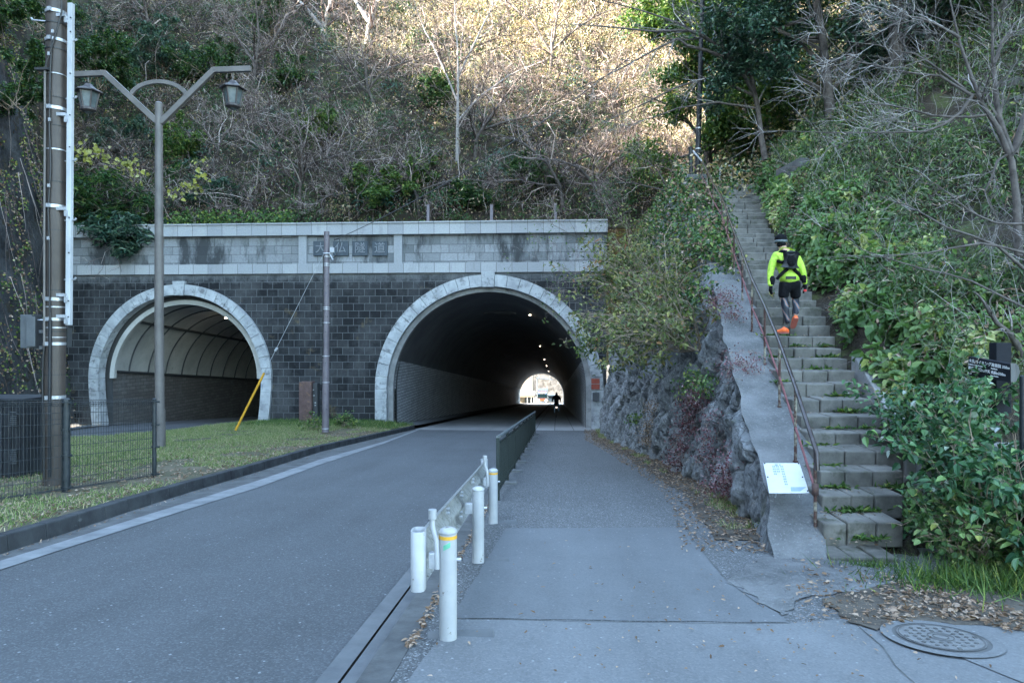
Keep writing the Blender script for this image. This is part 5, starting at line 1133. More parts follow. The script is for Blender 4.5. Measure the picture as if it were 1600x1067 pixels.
# ------------------------------------------------------------------ plants
def V3(p): return np.array(tuple(p), float)
def grow(P0, D, L, R, segs=4, wander=.25, trop=0.0, tip=.25):
    N = len(P0); pts = np.empty((N, segs+1, 3)); pts[:, 0] = P0; d = nrm(D); L = np.broadcast_to(L, (N,))
    for s_ in range(segs):
        d = nrm(d+wander*RNG.normal(size=(N, 3))+np.array([0, 0, trop])); pts[:, s_+1] = pts[:, s_]+d*(L/segs)[:, None]
    R = np.broadcast_to(R, (N,)); rad = R[:, None]*np.linspace(1, tip, segs+1)[None]; return pts, rad
RMIN = [.0022]
def kids(pts, rad, n, ang, lr, lmin=.3, tmin=.2, rr=.5, up=0.0, bias=None):
    N, K = pts.shape[:2]; idx = np.repeat(np.arange(N), n); t = RNG.uniform(tmin, 1, N*n)*(K-1); i = np.minimum(t.astype(int), K-2); f = (t-i)[:, None]
    p = pts[idx, i]*(1-f)+pts[idx, i+1]*f; tan = nrm(pts[idx, i+1]-pts[idx, i]); r = rad[idx, i]*(1-f[:, 0])+rad[idx, i+1]*f[:, 0]
    perp = nrm(np.cross(tan, RNG.normal(size=tan.shape))); a = (ang*RNG.uniform(.6, 1.3, len(idx)))[:, None]
    d = tan*np.cos(a)+perp*np.sin(a)+np.array([0, 0, up]); 
    if bias is not None: d = d+np.array(bias)
    L = np.linalg.norm(pts[idx, -1]-pts[idx, 0], axis=1)*lr*RNG.uniform(.6, 1.25, len(idx))*(1-.35*(t/(K-1)))
    return p, d, np.maximum(L, lmin), np.maximum(r*rr, RMIN[0])
def tree_twigs(base_pts, base_rad, levels, wander=.3, trop=.05):
    out = []; p, r = base_pts, base_rad
    for (n, ang, lr, segs, up) in levels:
        q = kids(p, r, n, ang, lr, up=up); p, r = grow(*q, segs=segs, wander=wander, trop=trop); out.append((p, r))
    return out
def resample(pts, rads, k):
    P_ = np.array([tuple(p) for p in pts]); t = np.linspace(0, len(P_)-1, k); i = np.minimum(t.astype(int), len(P_)-2); f = (t-i)[:, None]
    q = P_[i]*(1-f)+P_[i+1]*f; q[1:-1] += RNG.normal(size=q[1:-1].shape)*.01; rr = np.interp(t, np.arange(len(rads)), rads); return q, rr
def bare_tree(label, limbs, levels, bark, twig, wander=.3, trop=.05, sides=(8, 4, 3, 3), group=None, name='bare_tree', leafspec=None, k=9):
    t = thing(name, label, 'tree', limbs[0][0][0], group); m = MB(); Q = []; R_ = []
    for pts, rads in limbs:
        q, r = resample(pts, rads, k); m.tube(q, r, sides[0]); Q.append(q); R_.append(r)
    m.build('trunk', bark, t, True); Q = np.array(Q); R_ = np.array(R_)
    tw = tree_twigs(Q, R_, levels, wander, trop); m = MB()
    for j, (p, r) in enumerate(tw): m.tubes(p, r, sides[min(j+1, 3)])
    if leafspec:
        n, sz, mt = leafspec; p, r = tw[-1]; ends = p[RNG.integers(0, len(p), n), -1]; m.leaves(ends, RNG.normal(size=(n, 3)), RNG.normal(size=(n, 3)), sz*RNG.uniform(.6, 1.2, n), sz*.5, 1); m.build('crown', [twig, mt], t)
    else: m.build('crown', twig, t)
    return t
def leafy(label, base, h, w, nstem, nleaf, sz, leaf, cat='shrub', name='leafy_shrub', lean=(0, 0, 0), wander=.25, trop=-.05, full=False, stem='cane', aspect=.5, lv=(5, 3), upw=.9, spread=.6, group=None, droop=.25, hang=0.0):
    t = thing(name, label, cat, base, group); N = nstem; b = V3(base)+RNG.normal(size=(N, 3))*np.array([.12*w, .12*w, 0])
    D = RNG.normal(size=(N, 3))*np.array([spread, spread, .15])+np.array([0, 0, upw])+np.array(lean)
    p, r = grow(b, D, h*RNG.uniform(.65, 1.15, N), .008+.004*h, 6, wander*.5, trop); g = [(p, r)]; q = kids(p, r, lv[0], .8, .45, tmin=.25); p2, r2 = grow(*q, segs=4, wander=wander, trop=trop); g.append((p2, r2))
    q = kids(p2, r2, lv[1], .7, .5, lmin=.15); p3, r3 = grow(*q, segs=3, wander=wander, trop=trop*.5); g.append((p3, r3))
    m = MB()
    for i, (a, c) in enumerate(g): m.tubes(a, c, 5 if i == 0 else 3)
    m.build('branches', M[stem] if isinstance(stem, str) else stem, t)
    m = MB(); allp = np.concatenate([p3.reshape(-1, 3), p2[:, 1:].reshape(-1, 3)]); c = allp[RNG.integers(0, len(allp), nleaf)]+RNG.normal(size=(nleaf, 3))*sz*.35
    up = RNG.normal(size=(nleaf, 3))*.45+np.array([0, -.25, 1.0]); d = RNG.normal(size=(nleaf, 3))*np.array([1, 1, .5])+np.array([0, 0, -hang])
    m.leaves(c, d, up, sz*RNG.uniform(.55, 1.2, nleaf), sz*aspect*RNG.uniform(.7, 1.1, nleaf), full=full, droop=droop); m.build('foliage', M[leaf], t)
    return t
# ---- hillside tangle nobody could count
def hillpts(n, x0, x1, y0, y1):
    X = RNG.uniform(x0, x1, n); Y = y0+(y1-y0)*RNG.random(n)**1.15; k = (X > -.83*Y-3) & (X < .72*Y+3); X, Y = X[k], Y[k]; return X, Y, HA(X, Y)
X, Y, Z = hillpts(820, -34, 30, 35.8, 60); n = len(X); ns = 5
b = np.repeat(np.stack([X, Y, Z-.1], 1), ns, 0)+RNG.normal(size=(n*ns, 3))*.2; b[:, 2] = HA(b[:, 0], np.maximum(b[:, 1], 35.5))-.1
D = RNG.normal(size=(n*ns, 3))*.65+np.array([0, -.45, .75]); L = np.repeat(RNG.uniform(1.0, 2.8, n)*(1+.8*(RNG.random(n) < .2)), ns); m = MB()
p, r = grow(b, D, L, .022, 5, .22, .0); m.tubes(p, r, 3); q = kids(p, r, 5, .8, .5); p2, r2 = grow(*q, segs=4, wander=.35, trop=-.02); m.tubes(p2, np.maximum(r2, .009), 3)
q = kids(p2, r2, 5, .7, .55, lmin=.3); p3, r3 = grow(*q, segs=3, wander=.35, trop=-.02); m.tubes(p3, np.maximum(r3, .007), 3)
n = 900; X = RNG.uniform(-28, 10, n); Y = 35.6+2.5*RNG.random(n); p0 = np.stack([X, Y, HA(X, Y)-.1], 1); p, r = grow(p0, RNG.normal(size=(n, 3))*.4+np.array([0, -.1, 1]), RNG.uniform(.6, 2.6, n), .018, 6, .28, .0); m.tubes(p, np.maximum(r, .009), 3)
o = m.build('hillside_brush', M['twig'], origin=(0, 42, 15)); tag(o, 'tangled bare brown and purple brush covering the hillside above the tunnels', 'brush', kind='stuff')
def cover(name, label, n, mats, pick, sz, hgt, x0=-36, x1=32, y0=35.4, y1=62, aspect=.6, cat='ground cover'):
    X, Y, Z = hillpts(n, x0, x1, y0, y1); n = len(X); cl = fbm(X*.9, Y*.9, 31, 3); k = cl > .36; X, Y, Z, cl = X[k], Y[k], Z[k], cl[k]; n = len(X)
    h = hgt*RNG.random(n)**1.5*(.4+1.4*(cl-.36)*2.2); c = np.stack([X+RNG.normal(size=n)*.1, Y-h*.35, Z+h], 1); which = pick(X, Y, Z, n); m = MB()
    for i in range(len(mats)):
        q = which == i; k = q.sum()
        if k: m.leaves(c[q], RNG.normal(size=(k, 3)), RNG.normal(size=(k, 3))*.7+np.array([0, -.6, .6]), sz*RNG.uniform(.5, 1.3, k), sz*aspect*RNG.uniform(.6, 1.2, k), i)
    o = m.build(name, mats, origin=(0, 42, 12)); tag(o, label, cat, kind='stuff')
def pickh(X, Y, Z, n):
    a = fbm(X*.22, Y*.3, 8, 3)+RNG.normal(size=n)*.05; b_ = fbm(X*.5+9, Y*.5, 3, 3)+RNG.normal(size=n)*.04; r = RNG.random(n); dry = sstep(16, 23, Z+X*.35)  # dry share climbs across the sunlit zone, putting sun warmth into leaf colour
    w = np.where(a > .60-.04*(X < -6), 1, 0); w = np.where(b_ > .62, 2, w); w = np.where((r < .22+.62*dry), 3, w); w = np.where(RNG.random(n) < .010, 4, w); w = np.where((w == 0) & (RNG.random(n) < .45), 5, w); return w
cover('hillside_undergrowth', 'mixed green and withered undergrowth carpeting the hillside above the tunnels', 90000, [M['hleaf'], M['evleaf'], M['dkleaf'], M['dry_sun'], M['yelleaf'], M['dry']], pickh, .17, 1.5)
def mounds(name, label, n, x0, x1, y0, y1, per, sel):
    X, Y, Z = hillpts(n, x0, x1, y0, y1); n = len(X); R = RNG.uniform(.35, 1.25, n); kind = sel(X, Y, Z, n); br = RNG.random(n)
    cnt = (per*R**1.6).astype(int); idx = np.repeat(np.arange(n), cnt); k = len(idx); v = nrm(RNG.normal(size=(k, 3))+np.array([0, -.45, .55])); rr = R[idx]*(.72+.38*RNG.random(k))*(1+.35*(vn(v[:, 0]*3+idx, v[:, 1]*3, v[:, 2]*3)-.5))
    c = np.stack([X, Y, Z+.15*R], 1)[idx]+v*rr[:, None]*np.array([1.15, 1, .85]); rnd = np.clip(.55*br[idx]+.45*RNG.random(k), 0, 1); m = MB(); kk = kind[idx]
    for i in range(6):
        q = kk == i; j = q.sum()
        if j: m.leaves(c[q], RNG.normal(size=(j, 3))+v[q]*.8, v[q]+RNG.normal(size=(j, 3))*.5, (.13, .17, .22, .12, .15, .11)[i]*RNG.uniform(.6, 1.3, j), (.07, .08, .09, .05, .1, .05)[i], i, rnd=rnd[q])
    return tag(m.build(name, [M['hleaf'], M['evleaf'], M['dkleaf'], M['dry_sun'], M['yelleaf'], M['dry']], origin=(0, 42, 12)), label, 'undergrowth', kind='stuff')
def selm(X, Y, Z, n):
    r = RNG.random(n); dry = sstep(15, 23, Z+X*.4); a = fbm(X*.15, Y*.2, 4)  # pale dry clumps favoured where sunlight falls, so colour brightens the lit slope
    w = np.where(r < .30, 1, np.where(r < .48, 2, np.where(r < .72, 0, 5))); w = np.where(RNG.random(n) < .12+.72*dry, 3, w); w = np.where((X < -12) & (RNG.random(n) < .3), 1, w); return w
mounds('hillside_clumps', 'leafy clumps of many greens and browns piled over the hillside', 1000, -36, 26, 35.6, 60, 210, selm)
# ---- trees standing on the hillside
def on(px, py): return hit(px, py) or P(px, py, 50)
def htree(label, px, py, tops, r, lv, bark='bark', twig='twig', extra=0):
    b0 = on(px, py); d0_ = cam_xy(b0.x, b0.y)[1]; limbs = []
    for j, path in enumerate(tops): limbs.append(([b0 if j == 0 or path[0] is None else PD(*path[0], d0_-.1)]+[PD(x, y, d0_-.6*(i+1)*.6*((-1)**(i*j))) for i, (x, y) in enumerate(path[1:] if path[0] is not None or j else path[1:])], list(np.linspace(r if j == 0 else r*.6, r*.18, len(path)))))
    return bare_tree(label, limbs, lv, M[bark], M[twig], .3, .06, (7, 4, 3, 3), group='bare trees on the hillside')
RMIN[0] = .008
LV = [(12, .75, .6, 5, .1), (6, .7, .5, 4, .05), (5, .65, .55, 3, .0)]
htree('tall bare tree with a straight pale trunk above the crown of the large arch', 714, 255, [[None, (715, 190), (716, 110), (712, 40), (708, -30)], [(715, 160), (690, 100), (660, 40), (640, -20)], [(716, 120), (745, 60), (770, 10), (790, -40)], [(715, 190), (750, 150), (800, 115), (850, 95)]], .11, LV, 'palebark')
htree('slim pale bare tree rising from the coping right of the small utility pole', 467, 344, [[None, (468, 300), (473, 260), (470, 215), (462, 170)], [(472, 275), (500, 240), (540, 215), (590, 200)], [(472, 270), (440, 240), (400, 225), (365, 215)], [(473, 262), (500, 250), (560, 235), (610, 232)]], .10, LV)
htree('thick sunlit bare tree leaning at the top centre of the hillside', 575, 70, [[None, (577, 45), (585, 10), (600, -40), (610, -80)], [(580, 40), (560, 10), (540, -30)]], .30, LV, 'palebark')
htree('twin-stemmed sunlit bare tree at the top, left of the thick one', 508, 66, [[None, (505, 40), (515, 10), (535, -40)], [(508, 50), (480, 15), (455, -10), (430, -40)]], .26, LV, 'palebark')
htree('dark bare bush-like tree in the middle of the hillside with crooked limbs', 588, 175, [[None, (575, 140), (570, 100), (560, 60), (540, 30)], [(575, 140), (600, 110), (640, 95), (690, 80)], [(578, 150), (545, 110), (515, 85), (480, 70)]], .12, LV)
htree('crooked bare tree right of the tall straight one, low on the slope', 742, 250, [[None, (745, 215), (765, 185), (790, 150), (820, 110)], [(750, 205), (790, 190), (840, 180), (880, 150)], [(745, 215), (735, 170), (740, 120)]], .13, LV)
htree('bare tree with spreading dark limbs at the top left of the hillside', 232, 75, [[None, (232, 40), (225, 0), (215, -50)], [(232, 45), (260, 10), (300, -10)], [(231, 30), (200, 5), (170, 0)]], .14, LV)
htree('bare tree with long low limbs right of centre on the hillside', 880, 330, [[None, (875, 290), (855, 255), (820, 225), (780, 210)], [(870, 285), (900, 250), (950, 235), (1000, 240)], [(872, 290), (850, 290), (810, 280), (770, 285)]], .12, LV)
htree('pale crooked bare tree low on the slope above the right shoulder of the arch', 940, 320, [[None, (930, 290), (905, 262), (870, 250), (820, 248)], [(930, 285), (960, 250), (1000, 235), (1050, 240)], [(925, 280), (930, 240), (945, 200)]], .12, LV)
htree('small bare tree low on the slope above the name plates', 560, 338, [[None, (558, 310), (548, 280), (525, 255), (500, 240)], [(555, 300), (585, 275), (620, 262), (660, 262)], [(556, 305), (530, 300), (505, 310), (480, 325)]], .09, LV)
htree('small bare tree low on the slope between the name plates and the large arch', 655, 338, [[None, (650, 305), (640, 280), (650, 250), (690, 230)], [(650, 300), (690, 285), (740, 280), (780, 290)]], .09, LV)
htree('bare tree with thin upright limbs on the sunny slope near the top centre', 860, 120, [[None, (862, 80), (870, 30), (880, -30)], [(862, 85), (835, 40), (800, 10), (770, -20)], [(862, 80), (900, 45), (940, 20), (980, 10)]], .13, LV)
htree('bare tree at the upper left with fine purple twigs', 395, 150, [[None, (398, 110), (405, 60), (400, 10), (395, -40)], [(400, 95), (430, 60), (450, 20), (480, -10)], [(399, 100), (370, 60), (350, 20)]], .13, LV)
htree('bare tree above the left tunnel with limbs arching to the right', 330, 290, [[None, (335, 250), (350, 210), (385, 180), (430, 170)], [(340, 235), (320, 200), (310, 160)]], .09, LV)
RMIN[0] = .0035
# ---- evergreen shrubs and trees on the hillside
def ev(label, px, py, hpx, leaf='evleaf', w=1.6, nl=9000, sz=.21, cat='shrub', name='evergreen_shrub'):
    b0 = on(px, py); d_ = cam_xy(b0.x, b0.y)[1]; h = hpx/FP*d_; return leafy(label, b0, h*1.0, w, 14, nl, sz, leaf, cat, name, lean=(0, -.35, 0), wander=.35, trop=0, spread=.8, aspect=.45, droop=.3)
ev('glossy evergreen shrub behind the right lantern of the street lamp', 335, 130, 75, 'evleaf')
ev('dark evergreen shrub behind the arched brace of the street lamp', 255, 120, 80, 'dkleaf')
ev('dark evergreen shrub at the top beside the pale square tube', 135, 90, 110, 'dkleaf', nl=8000)
ev('evergreen shrub right of the lamp shaft below the V of its arms', 285, 260, 60, 'midleaf', nl=7000, sz=.22)
ev('evergreen shrub left of the lamp shaft below its left arm', 225, 255, 60, 'dkleaf', nl=7000, sz=.22)
ev('rounded evergreen shrub low on the slope right of the lamp shaft', 340, 325, 50, 'dkleaf', nl=6000, sz=.22)
ev('evergreen clump among the brush above the name plates', 640, 300, 55, 'midleaf', nl=7000)
ev('evergreen clump left of the tall straight bare tree', 690, 175, 50, 'evleaf', nl=5000)
ev('evergreen clump at the upper left of the brush', 455, 140, 50, 'evleaf', nl=5000)
ev('broad green shrub low on the slope near the middle of the coping', 590, 325, 60, 'midleaf', nl=8000)
ev('green shrub in the brush above the left shoulder of the large arch', 740, 325, 45, 'evleaf', nl=6000)
ev('green shrub behind the crooked bare tree right of the arch crown', 830, 300, 50, 'evleaf', nl=6000)
ev('pale green shrub in the brush left of the dark crooked tree', 500, 220, 50, 'midleaf', nl=6000)
ev('green shrub high in the brush near the twin-stemmed tree', 430, 60, 60, 'evleaf', nl=6000)
# big-leaved tree hanging over the coping
b0 = Vector((P(225, 350, 35.4).x, 35.3, ztop-.1))
bt = leafy('dark big-leaved evergreen tree drooping over the coping beside the lamp shaft', b0, 2.3, 2.2, 26, 6500, .36, 'dkleaf', 'tree', 'drooping_tree', lean=(0, -.9, -.15), wander=.3, trop=-.13, full=True, aspect=.30, upw=.5, spread=1.0, droop=.35)
leafy('dark big-leaved evergreen tree behind the coping left of the lamp shaft', b0+Vector((-1.3, .5, .3)), 3.6, 2.0, 16, 4500, .34, 'evleaf', 'tree', 'drooping_tree', lean=(-.2, -.3, .2), wander=.3, trop=-.05, full=True, aspect=.30, upw=.8, spread=.8, droop=.35)
# yellow-leaved vines
def vine(label, pts, n, sz, mat='yelleaf', spread=.25, name='yellow_vine'):
    t = thing(name, label, 'vine', pts[0]); q, _ = resample(pts, [1]*len(pts), 14); m = MB(); m.tube(q, .012, 4); m.build('stem', M['cane'], t)
    c = q[RNG.integers(0, 14, n)]+RNG.normal(size=(n, 3))*spread; m = MB(); m.leaves(c, RNG.normal(size=(n, 3))*np.array([1, .6, .6])+np.array([0, 0, -.6]), RNG.normal(size=(n, 3))*.5+np.array([0, -1, .3]), sz*RNG.uniform(.6, 1.2, n), sz*.8, full=True); m.build('foliage', M[mat], t)
vine('vine with large yellow leaves between the square tube and the lamp shaft', [P(115, 238, 35), P(150, 240, 34.8), P(175, 250, 34.7), P(205, 270, 34.7)], 75, .28)
vine('vine with yellow leaves hanging right of the lamp shaft', [P(318, 255, 35), P(305, 285, 34.8), P(290, 300, 34.7), P(265, 306, 34.7)], 65, .26)
vine('vine with yellow leaves hanging left of the lamp shaft', [P(200, 245, 35), P(208, 265, 34.8), P(212, 285, 34.7)], 35, .26)
vine('green trailing vine along the coping right of the lamp shaft', [P(275, 342, 34.6), P(330, 338, 34.6), P(400, 342, 34.6), P(450, 340, 34.6)], 900, .16, 'midleaf', .22, 'trailing_vine')
# ivy and dead leaves on the cliff
n = 24000; Y = RNG.uniform(17, 35, n); q = RNG.random(n)**.8*5; X = xcliff(Y)-q; Z = zcliff(X, Y); cl = fbm(Y*.7, Z*.35, 4, 3); k = cl > .47; X, Y, Z = X[k], Y[k], Z[k]; n = len(X); m = MB()
w = RNG.random(n)
for i, (a, b_) in enumerate(((0, .45), (.45, .58), (.58, 1.0))):
    s_ = (w >= a) & (w < b_); c = np.stack([X[s_]+.12, Y[s_], Z[s_]+.05], 1); k = len(c); m.leaves(c, RNG.normal(size=(k, 3))+np.array([0, 0, -.5]), RNG.normal(size=(k, 3))*.5+np.array([1, -.3, .3]), .15*RNG.uniform(.5, 1.2, k), .10, i)
tag(m.build('cliff_ivy', [M['midleaf'], M['yelleaf'], M['dry']], origin=(-24, 28, 3)), 'sparse ivy and withered leaves clinging to the dark cliff', 'ivy', kind='stuff')
m = MB(); n = 260; Y = RNG.uniform(18, 34.5, n); X = xcliff(Y)-RNG.uniform(.6, 4.4, n); p0 = np.stack([X+.2, Y, zcliff(X, Y)], 1); p, r = grow(p0, np.array([.25, 0, -1])+RNG.normal(size=(n, 3))*.15, RNG.uniform(1.5, 5, n), .014, 8, .1, -.1); xq = xcliff(p[..., 1]); p[..., 0] = np.maximum(p[..., 0], xq+.1-np.interp(np.maximum(p[..., 2]-gz(p[..., 1]), 0), [0, 5.5, 10.5, 14.5, 18, 23], [0, .9, 1.8, 2.7, 3.2, 4.6])+.35); m.tubes(p, r, 3)
tag(m.build('hanging_roots', M['twig'], origin=(-24, 28, 0)), 'thin bare creepers hanging down the dark cliff', 'creepers', kind='stuff')
# dark foliage on top of the cliff
for i, (px, py, Yc_) in enumerate(((20, 60, 30), (150, 40, 38), (60, -60, 33))):
    b0 = P(px, py+60, Yc_); b0.z = max(b0.z-1.5, float(H(b0.x, b0.y)))
    leafy(['dark evergreen tree high on the cliff at the left edge', 'dark evergreen tree behind the top of the square tube', 'dark evergreen tree above the cliff behind the utility pole'][i], b0, 3.4, 2, 10, 9000, .2, 'evleaf', 'tree', 'evergreen_tree', spread=.8, wander=.35, trop=0)
# ---- evergreen trees at the head of the stairs
def evtree(label, base, h, trunk, nl, sz, leaf, sp=.7, lean=(0, 0, 0), lo=.25, name='evergreen_tree'):
    t = thing(name, label, 'tree', base); q = [base, base+Vector((.1, 0, h*.4))+Vector(lean)*.4, base+Vector((0, .1, h*.75))+Vector(lean)*.8, base+Vector((0, 0, h))+Vector(lean)]; P_, R_ = resample(q, [trunk, trunk*.7, trunk*.4, trunk*.15], 10)
    m = MB(); m.tube(P_, R_, 8); m.build('trunk', M['bark'], t, True); a, b_ = P_[None], R_[None]
    k1 = kids(a, b_, 26, 1.15, sp, tmin=lo, rr=.5); p1, r1 = grow(*k1, segs=5, wander=.2, trop=.02); k2 = kids(p1, r1, 7, .8, .5, tmin=.25); p2, r2 = grow(*k2, segs=4, wander=.3, trop=-.02); k3 = kids(p2, r2, 4, .7, .5, lmin=.3); p3, r3 = grow(*k3, segs=3, wander=.3, trop=-.05)
    m = MB(); m.tubes(p1, r1, 4); m.tubes(p2, r2, 3); m.tubes(p3, r3, 3); m.build('limbs', M['bark'], t)
    al = np.concatenate([p3.reshape(-1, 3), p2[:, 2:].reshape(-1, 3)]); c = al[RNG.integers(0, len(al), nl)]+RNG.normal(size=(nl, 3))*sz*.9
    m = MB(); m.leaves(c, RNG.normal(size=(nl, 3))*np.array([1, 1, .6])+np.array([0, 0, -.3]), RNG.normal(size=(nl, 3))*.5+np.array([0, -.2, 1]), sz*RNG.uniform(.6, 1.2, nl), sz*.45*RNG.uniform(.8, 1.2, nl)); m.build('crown', M[leaf], t); return t
def at_g(px, py, d):
    p = PD(px, py, d); p.z = float(H(p.x, p.y))-.1; return p
evtree('dense evergreen tree left of the stair head, behind the tall pole', at_g(1105, 260, 29.5), 8.6, .22, 32000, .22, 'midleaf', .42, lo=.06)
evtree('evergreen tree with yellow-green leaves just behind the stair head', at_g(1165, 260, 32), 9.0, .22, 22000, .22, 'midleaf', .38, lo=.12)
evtree('dark glossy evergreen tree overhanging the steps from the right', at_g(1300, 235, 20.5), 7.8, .16, 46000, .17, 'dkleaf', .50, lean=(-1.2, -.4, 0), lo=.12)
evtree('tall dark evergreen tree at the upper right behind the bare tree', at_g(1400, 180, 19), 8.5, .22, 32000, .17, 'evleaf', .45, lean=(-.4, -.5, 0), lo=.1)
evtree('dark evergreen tree in the top right corner', at_g(1560, 120, 17), 8.0, .22, 26000, .15, 'evleaf', .5, lo=.08)
evtree('dark evergreen tree between the stair head and the upper right corner', at_g(1330, 170, 25), 9.0, .22, 20000, .18, 'evleaf', .45, lo=.2)
# ---- long bare limbs reaching across the top
LB = [(7, .7, .30, 5, .0), (5, .6, .45, 4, .0), (3, .6, .5, 3, 0)]
def limbs(lst, d, r0): return [([PD(x, y, d+(q[2] if len(q) > 2 else 0)) for q in path for x, y in [q[:2]]], list(np.linspace(r, r*.12, len(path)))) for path, r in lst]
bare_tree('pale bare tree stretching long limbs leftward in front of the stair-head evergreens', limbs([
    ([(1196, 250), (1185, 180), (1172, 110), (1150, 40), (1130, -20)], .10), ([(1180, 150), (1150, 95), (1110, 62), (1075, 48), (1000, 50), (930, 38), (860, 40)], .075), ([(1176, 120), (1130, 85), (1078, 75), (1060, 60), (1010, 85), (950, 118), (880, 150)], .07),
    ([(1188, 170), (1120, 160), (1060, 170), (1000, 190), (950, 215)], .04), ([(1172, 110), (1120, 70), (1060, 35), (980, 10), (900, -10)], .06), ([(1150, 40), (1100, 10), (1040, -15), (980, -30)], .05), ([(1180, 150), (1110, 120), (1050, 140), (980, 175), (900, 210)], .05)], 21.5, .1), LB, M['bark'], M['ptwig'], .13, .0, (8, 4, 3, 3))
bare_tree('pale many-branched bare tree leaning in from the right edge above the bank', limbs([
    ([(1592, 400), (1588, 300), (1578, 236), (1545, 180), (1528, 150), (1505, 80), (1492, 30), (1478, -30)], .055), ([(1580, 240), (1562, 180), (1553, 120), (1550, 60), (1552, -40)], .05), ([(1540, 180), (1500, 185), (1450, 178), (1400, 165), (1330, 160), (1260, 150)], .020),
    ([(1508, 140), (1470, 110), (1430, 85), (1370, 72), (1300, 62)], .018), ([(1520, 148), (1490, 190), (1440, 205), (1350, 210), (1270, 206), (1190, 204)], .022), ([(1500, 60), (1470, 40), (1410, 22), (1370, 0)], .024), ([(1520, 150), (1470, 120), (1400, 110), (1330, 95), (1290, 55)], .022),
    ([(1590, 232), (1560, 250), (1540, 300), (1560, 345), (1575, 385)], .02), ([(1585, 240), (1610, 150), (1630, 80)], .05), ([(1553, 100), (1570, 60), (1600, 20)], .03)], 9.6, .1), [(10, .65, .26, 5, .0), (4, .6, .45, 4, .0), (3, .6, .5, 3, 0)], M['bark'], M['ptwig'], .13, .0, (8, 4, 3, 3))
bare_tree('slender bare branches reaching left over the bank from a dark trunk at the right edge', limbs([
    ([(1600, 560), (1580, 520), (1560, 505), (1535, 470), (1520, 455)], .05), ([(1600, 420), (1560, 385), (1480, 355), (1420, 325), (1360, 300)], .022), ([(1600, 395), (1530, 380), (1450, 395), (1380, 400), (1290, 402)], .018), ([(1600, 350), (1540, 345), (1480, 300), (1430, 260)], .018), ([(1600, 480), (1520, 440), (1440, 420), (1350, 390), (1290, 350)], .016)], 8.6, .1), [(5, .6, .22, 4, .0), (3, .6, .45, 3, .0)], M['bark'], M['ptwig'], .2, .0, (7, 3, 3, 3))
# ---- arching shrubs over the rock wall
AR = dict(stem='cane', aspect=.55, spread=.6, trop=-.10, wander=.28, full=True, lv=(5, 3), hang=.4)
leafy('large arching green shrub spilling over the middle of the rock wall', PD(1058, 475, 15.4)+Vector((.1, .6, -.6)), 2.5, 1.5, 44, 2600, .115, 'olive', lean=(-.55, -.35, 0), **AR)
leafy('arching green shrub beside the upper steps, left of the handrail', PD(1005, 415, 18.8)+Vector((0, .5, -.7)), 2.2, 1.3, 40, 2000, .12, 'olive', lean=(-.5, -.2, .2), **AR)
leafy('arching green shrub hanging low over the face of the rock wall', PD(1062, 548, 13.4)+Vector((.3, .4, 0)), 2.0, 1.2, 34, 1700, .11, 'olive', lean=(-.8, -.3, -.1), **AR)
leafy('green shrub spilling over the rock wall near the arch', PD(1028, 520, 21)+Vector((.5, .6, -.4)), 2.5, 1.5, 42, 2100, .14, 'olive', lean=(-.55, -.3, 0), **AR)
leafy('loose green shrub above the right shoulder of the large arch', PD(1052, 430, 23)+Vector((.4, .6, -.6)), 2.6, 1.6, 44, 2300, .13, 'olive', lean=(-.2, -.2, .2), **AR)
leafy('small drooping shrub hanging in front of the right leg of the large arch', PD(935, 550, 30.5), 1.2, .5, 8, 260, .17, 'midleaf', lean=(-.8, -.4, .1), **AR)
bare_tree('leafless reddish shrub fanning out in front of the right end of the coping', limbs([([(985, 480), (960, 440), (935, 400), (900, 370), (860, 350)], .035), ([(985, 480), (950, 455), (900, 430), (850, 400)], .03), ([(985, 478), (975, 420), (960, 360), (955, 310)], .03), ([(985, 480), (930, 470), (890, 455), (850, 455)], .025), ([(1040, 450), (1000, 380), (960, 330), (930, 300)], .03)], 27, .1), [(9, .7, .5, 5, .05), (6, .65, .5, 4, .0), (4, .6, .5, 3, 0)], M['bark'], M['twig'], .25, .0, (6, 3, 3, 3), name='bare_shrub', leafspec=(500, .12, M['midleaf']))
bare_tree('leafless tangled shrub on the slope left of the stair head', limbs([([(1045, 300), (1030, 270), (1010, 250), (980, 235)], .035), ([(1045, 300), (1050, 265), (1060, 235), (1050, 205)], .03), ([(1045, 300), (1010, 290), (970, 285), (930, 290)], .03)], 25, .1), [(9, .7, .5, 5, .05), (6, .65, .5, 4, .0), (4, .6, .5, 3, 0)], M['bark'], M['twig'], .25, .0, (6, 3, 3, 3), name='bare_shrub')
# ---- cover on the upper part of the rock wall and on the slope behind it
def slope_cover(n, d0, d1, u0, u1):
    d = RNG.uniform(d0, d1, n); u = RNG.uniform(u0, u1, n); xb, _ = cam_xy(wallB(d), d); x = xb+(xT(d)-xb)*u; p = np.stack([-ST*d+CT*x, CT*d+ST*x], 1); return np.concatenate([p, H(p[:, 0], p[:, 1])[:, None]], 1)
m = MB(); c = slope_cover(26000, 13, 34, .55, 1.7); k = fbm(c[:, 0]*1.2, c[:, 1]*1.2, c[:, 2]) > .42; c = c[k]; n = len(c); c[:, 2] += RNG.random(n)*.45; c[:, 0] -= RNG.random(n)*.35; w = RNG.random(n)
for i, (a, b_) in enumerate(((0, .45), (.45, .75), (.75, 1))):
    q = (w >= a) & (w < b_); k = q.sum(); m.leaves(c[q], RNG.normal(size=(k, 3)), RNG.normal(size=(k, 3))*.6+np.array([-.5, -.5, .7]), .12*RNG.uniform(.5, 1.3, k), .07, i)
tag(m.build('wall_top_growth', [M['midleaf'], M['evleaf'], M['dry']], origin=(4, 22, 3)), 'low leafy growth along the top of the rock wall', 'ground cover', kind='stuff')
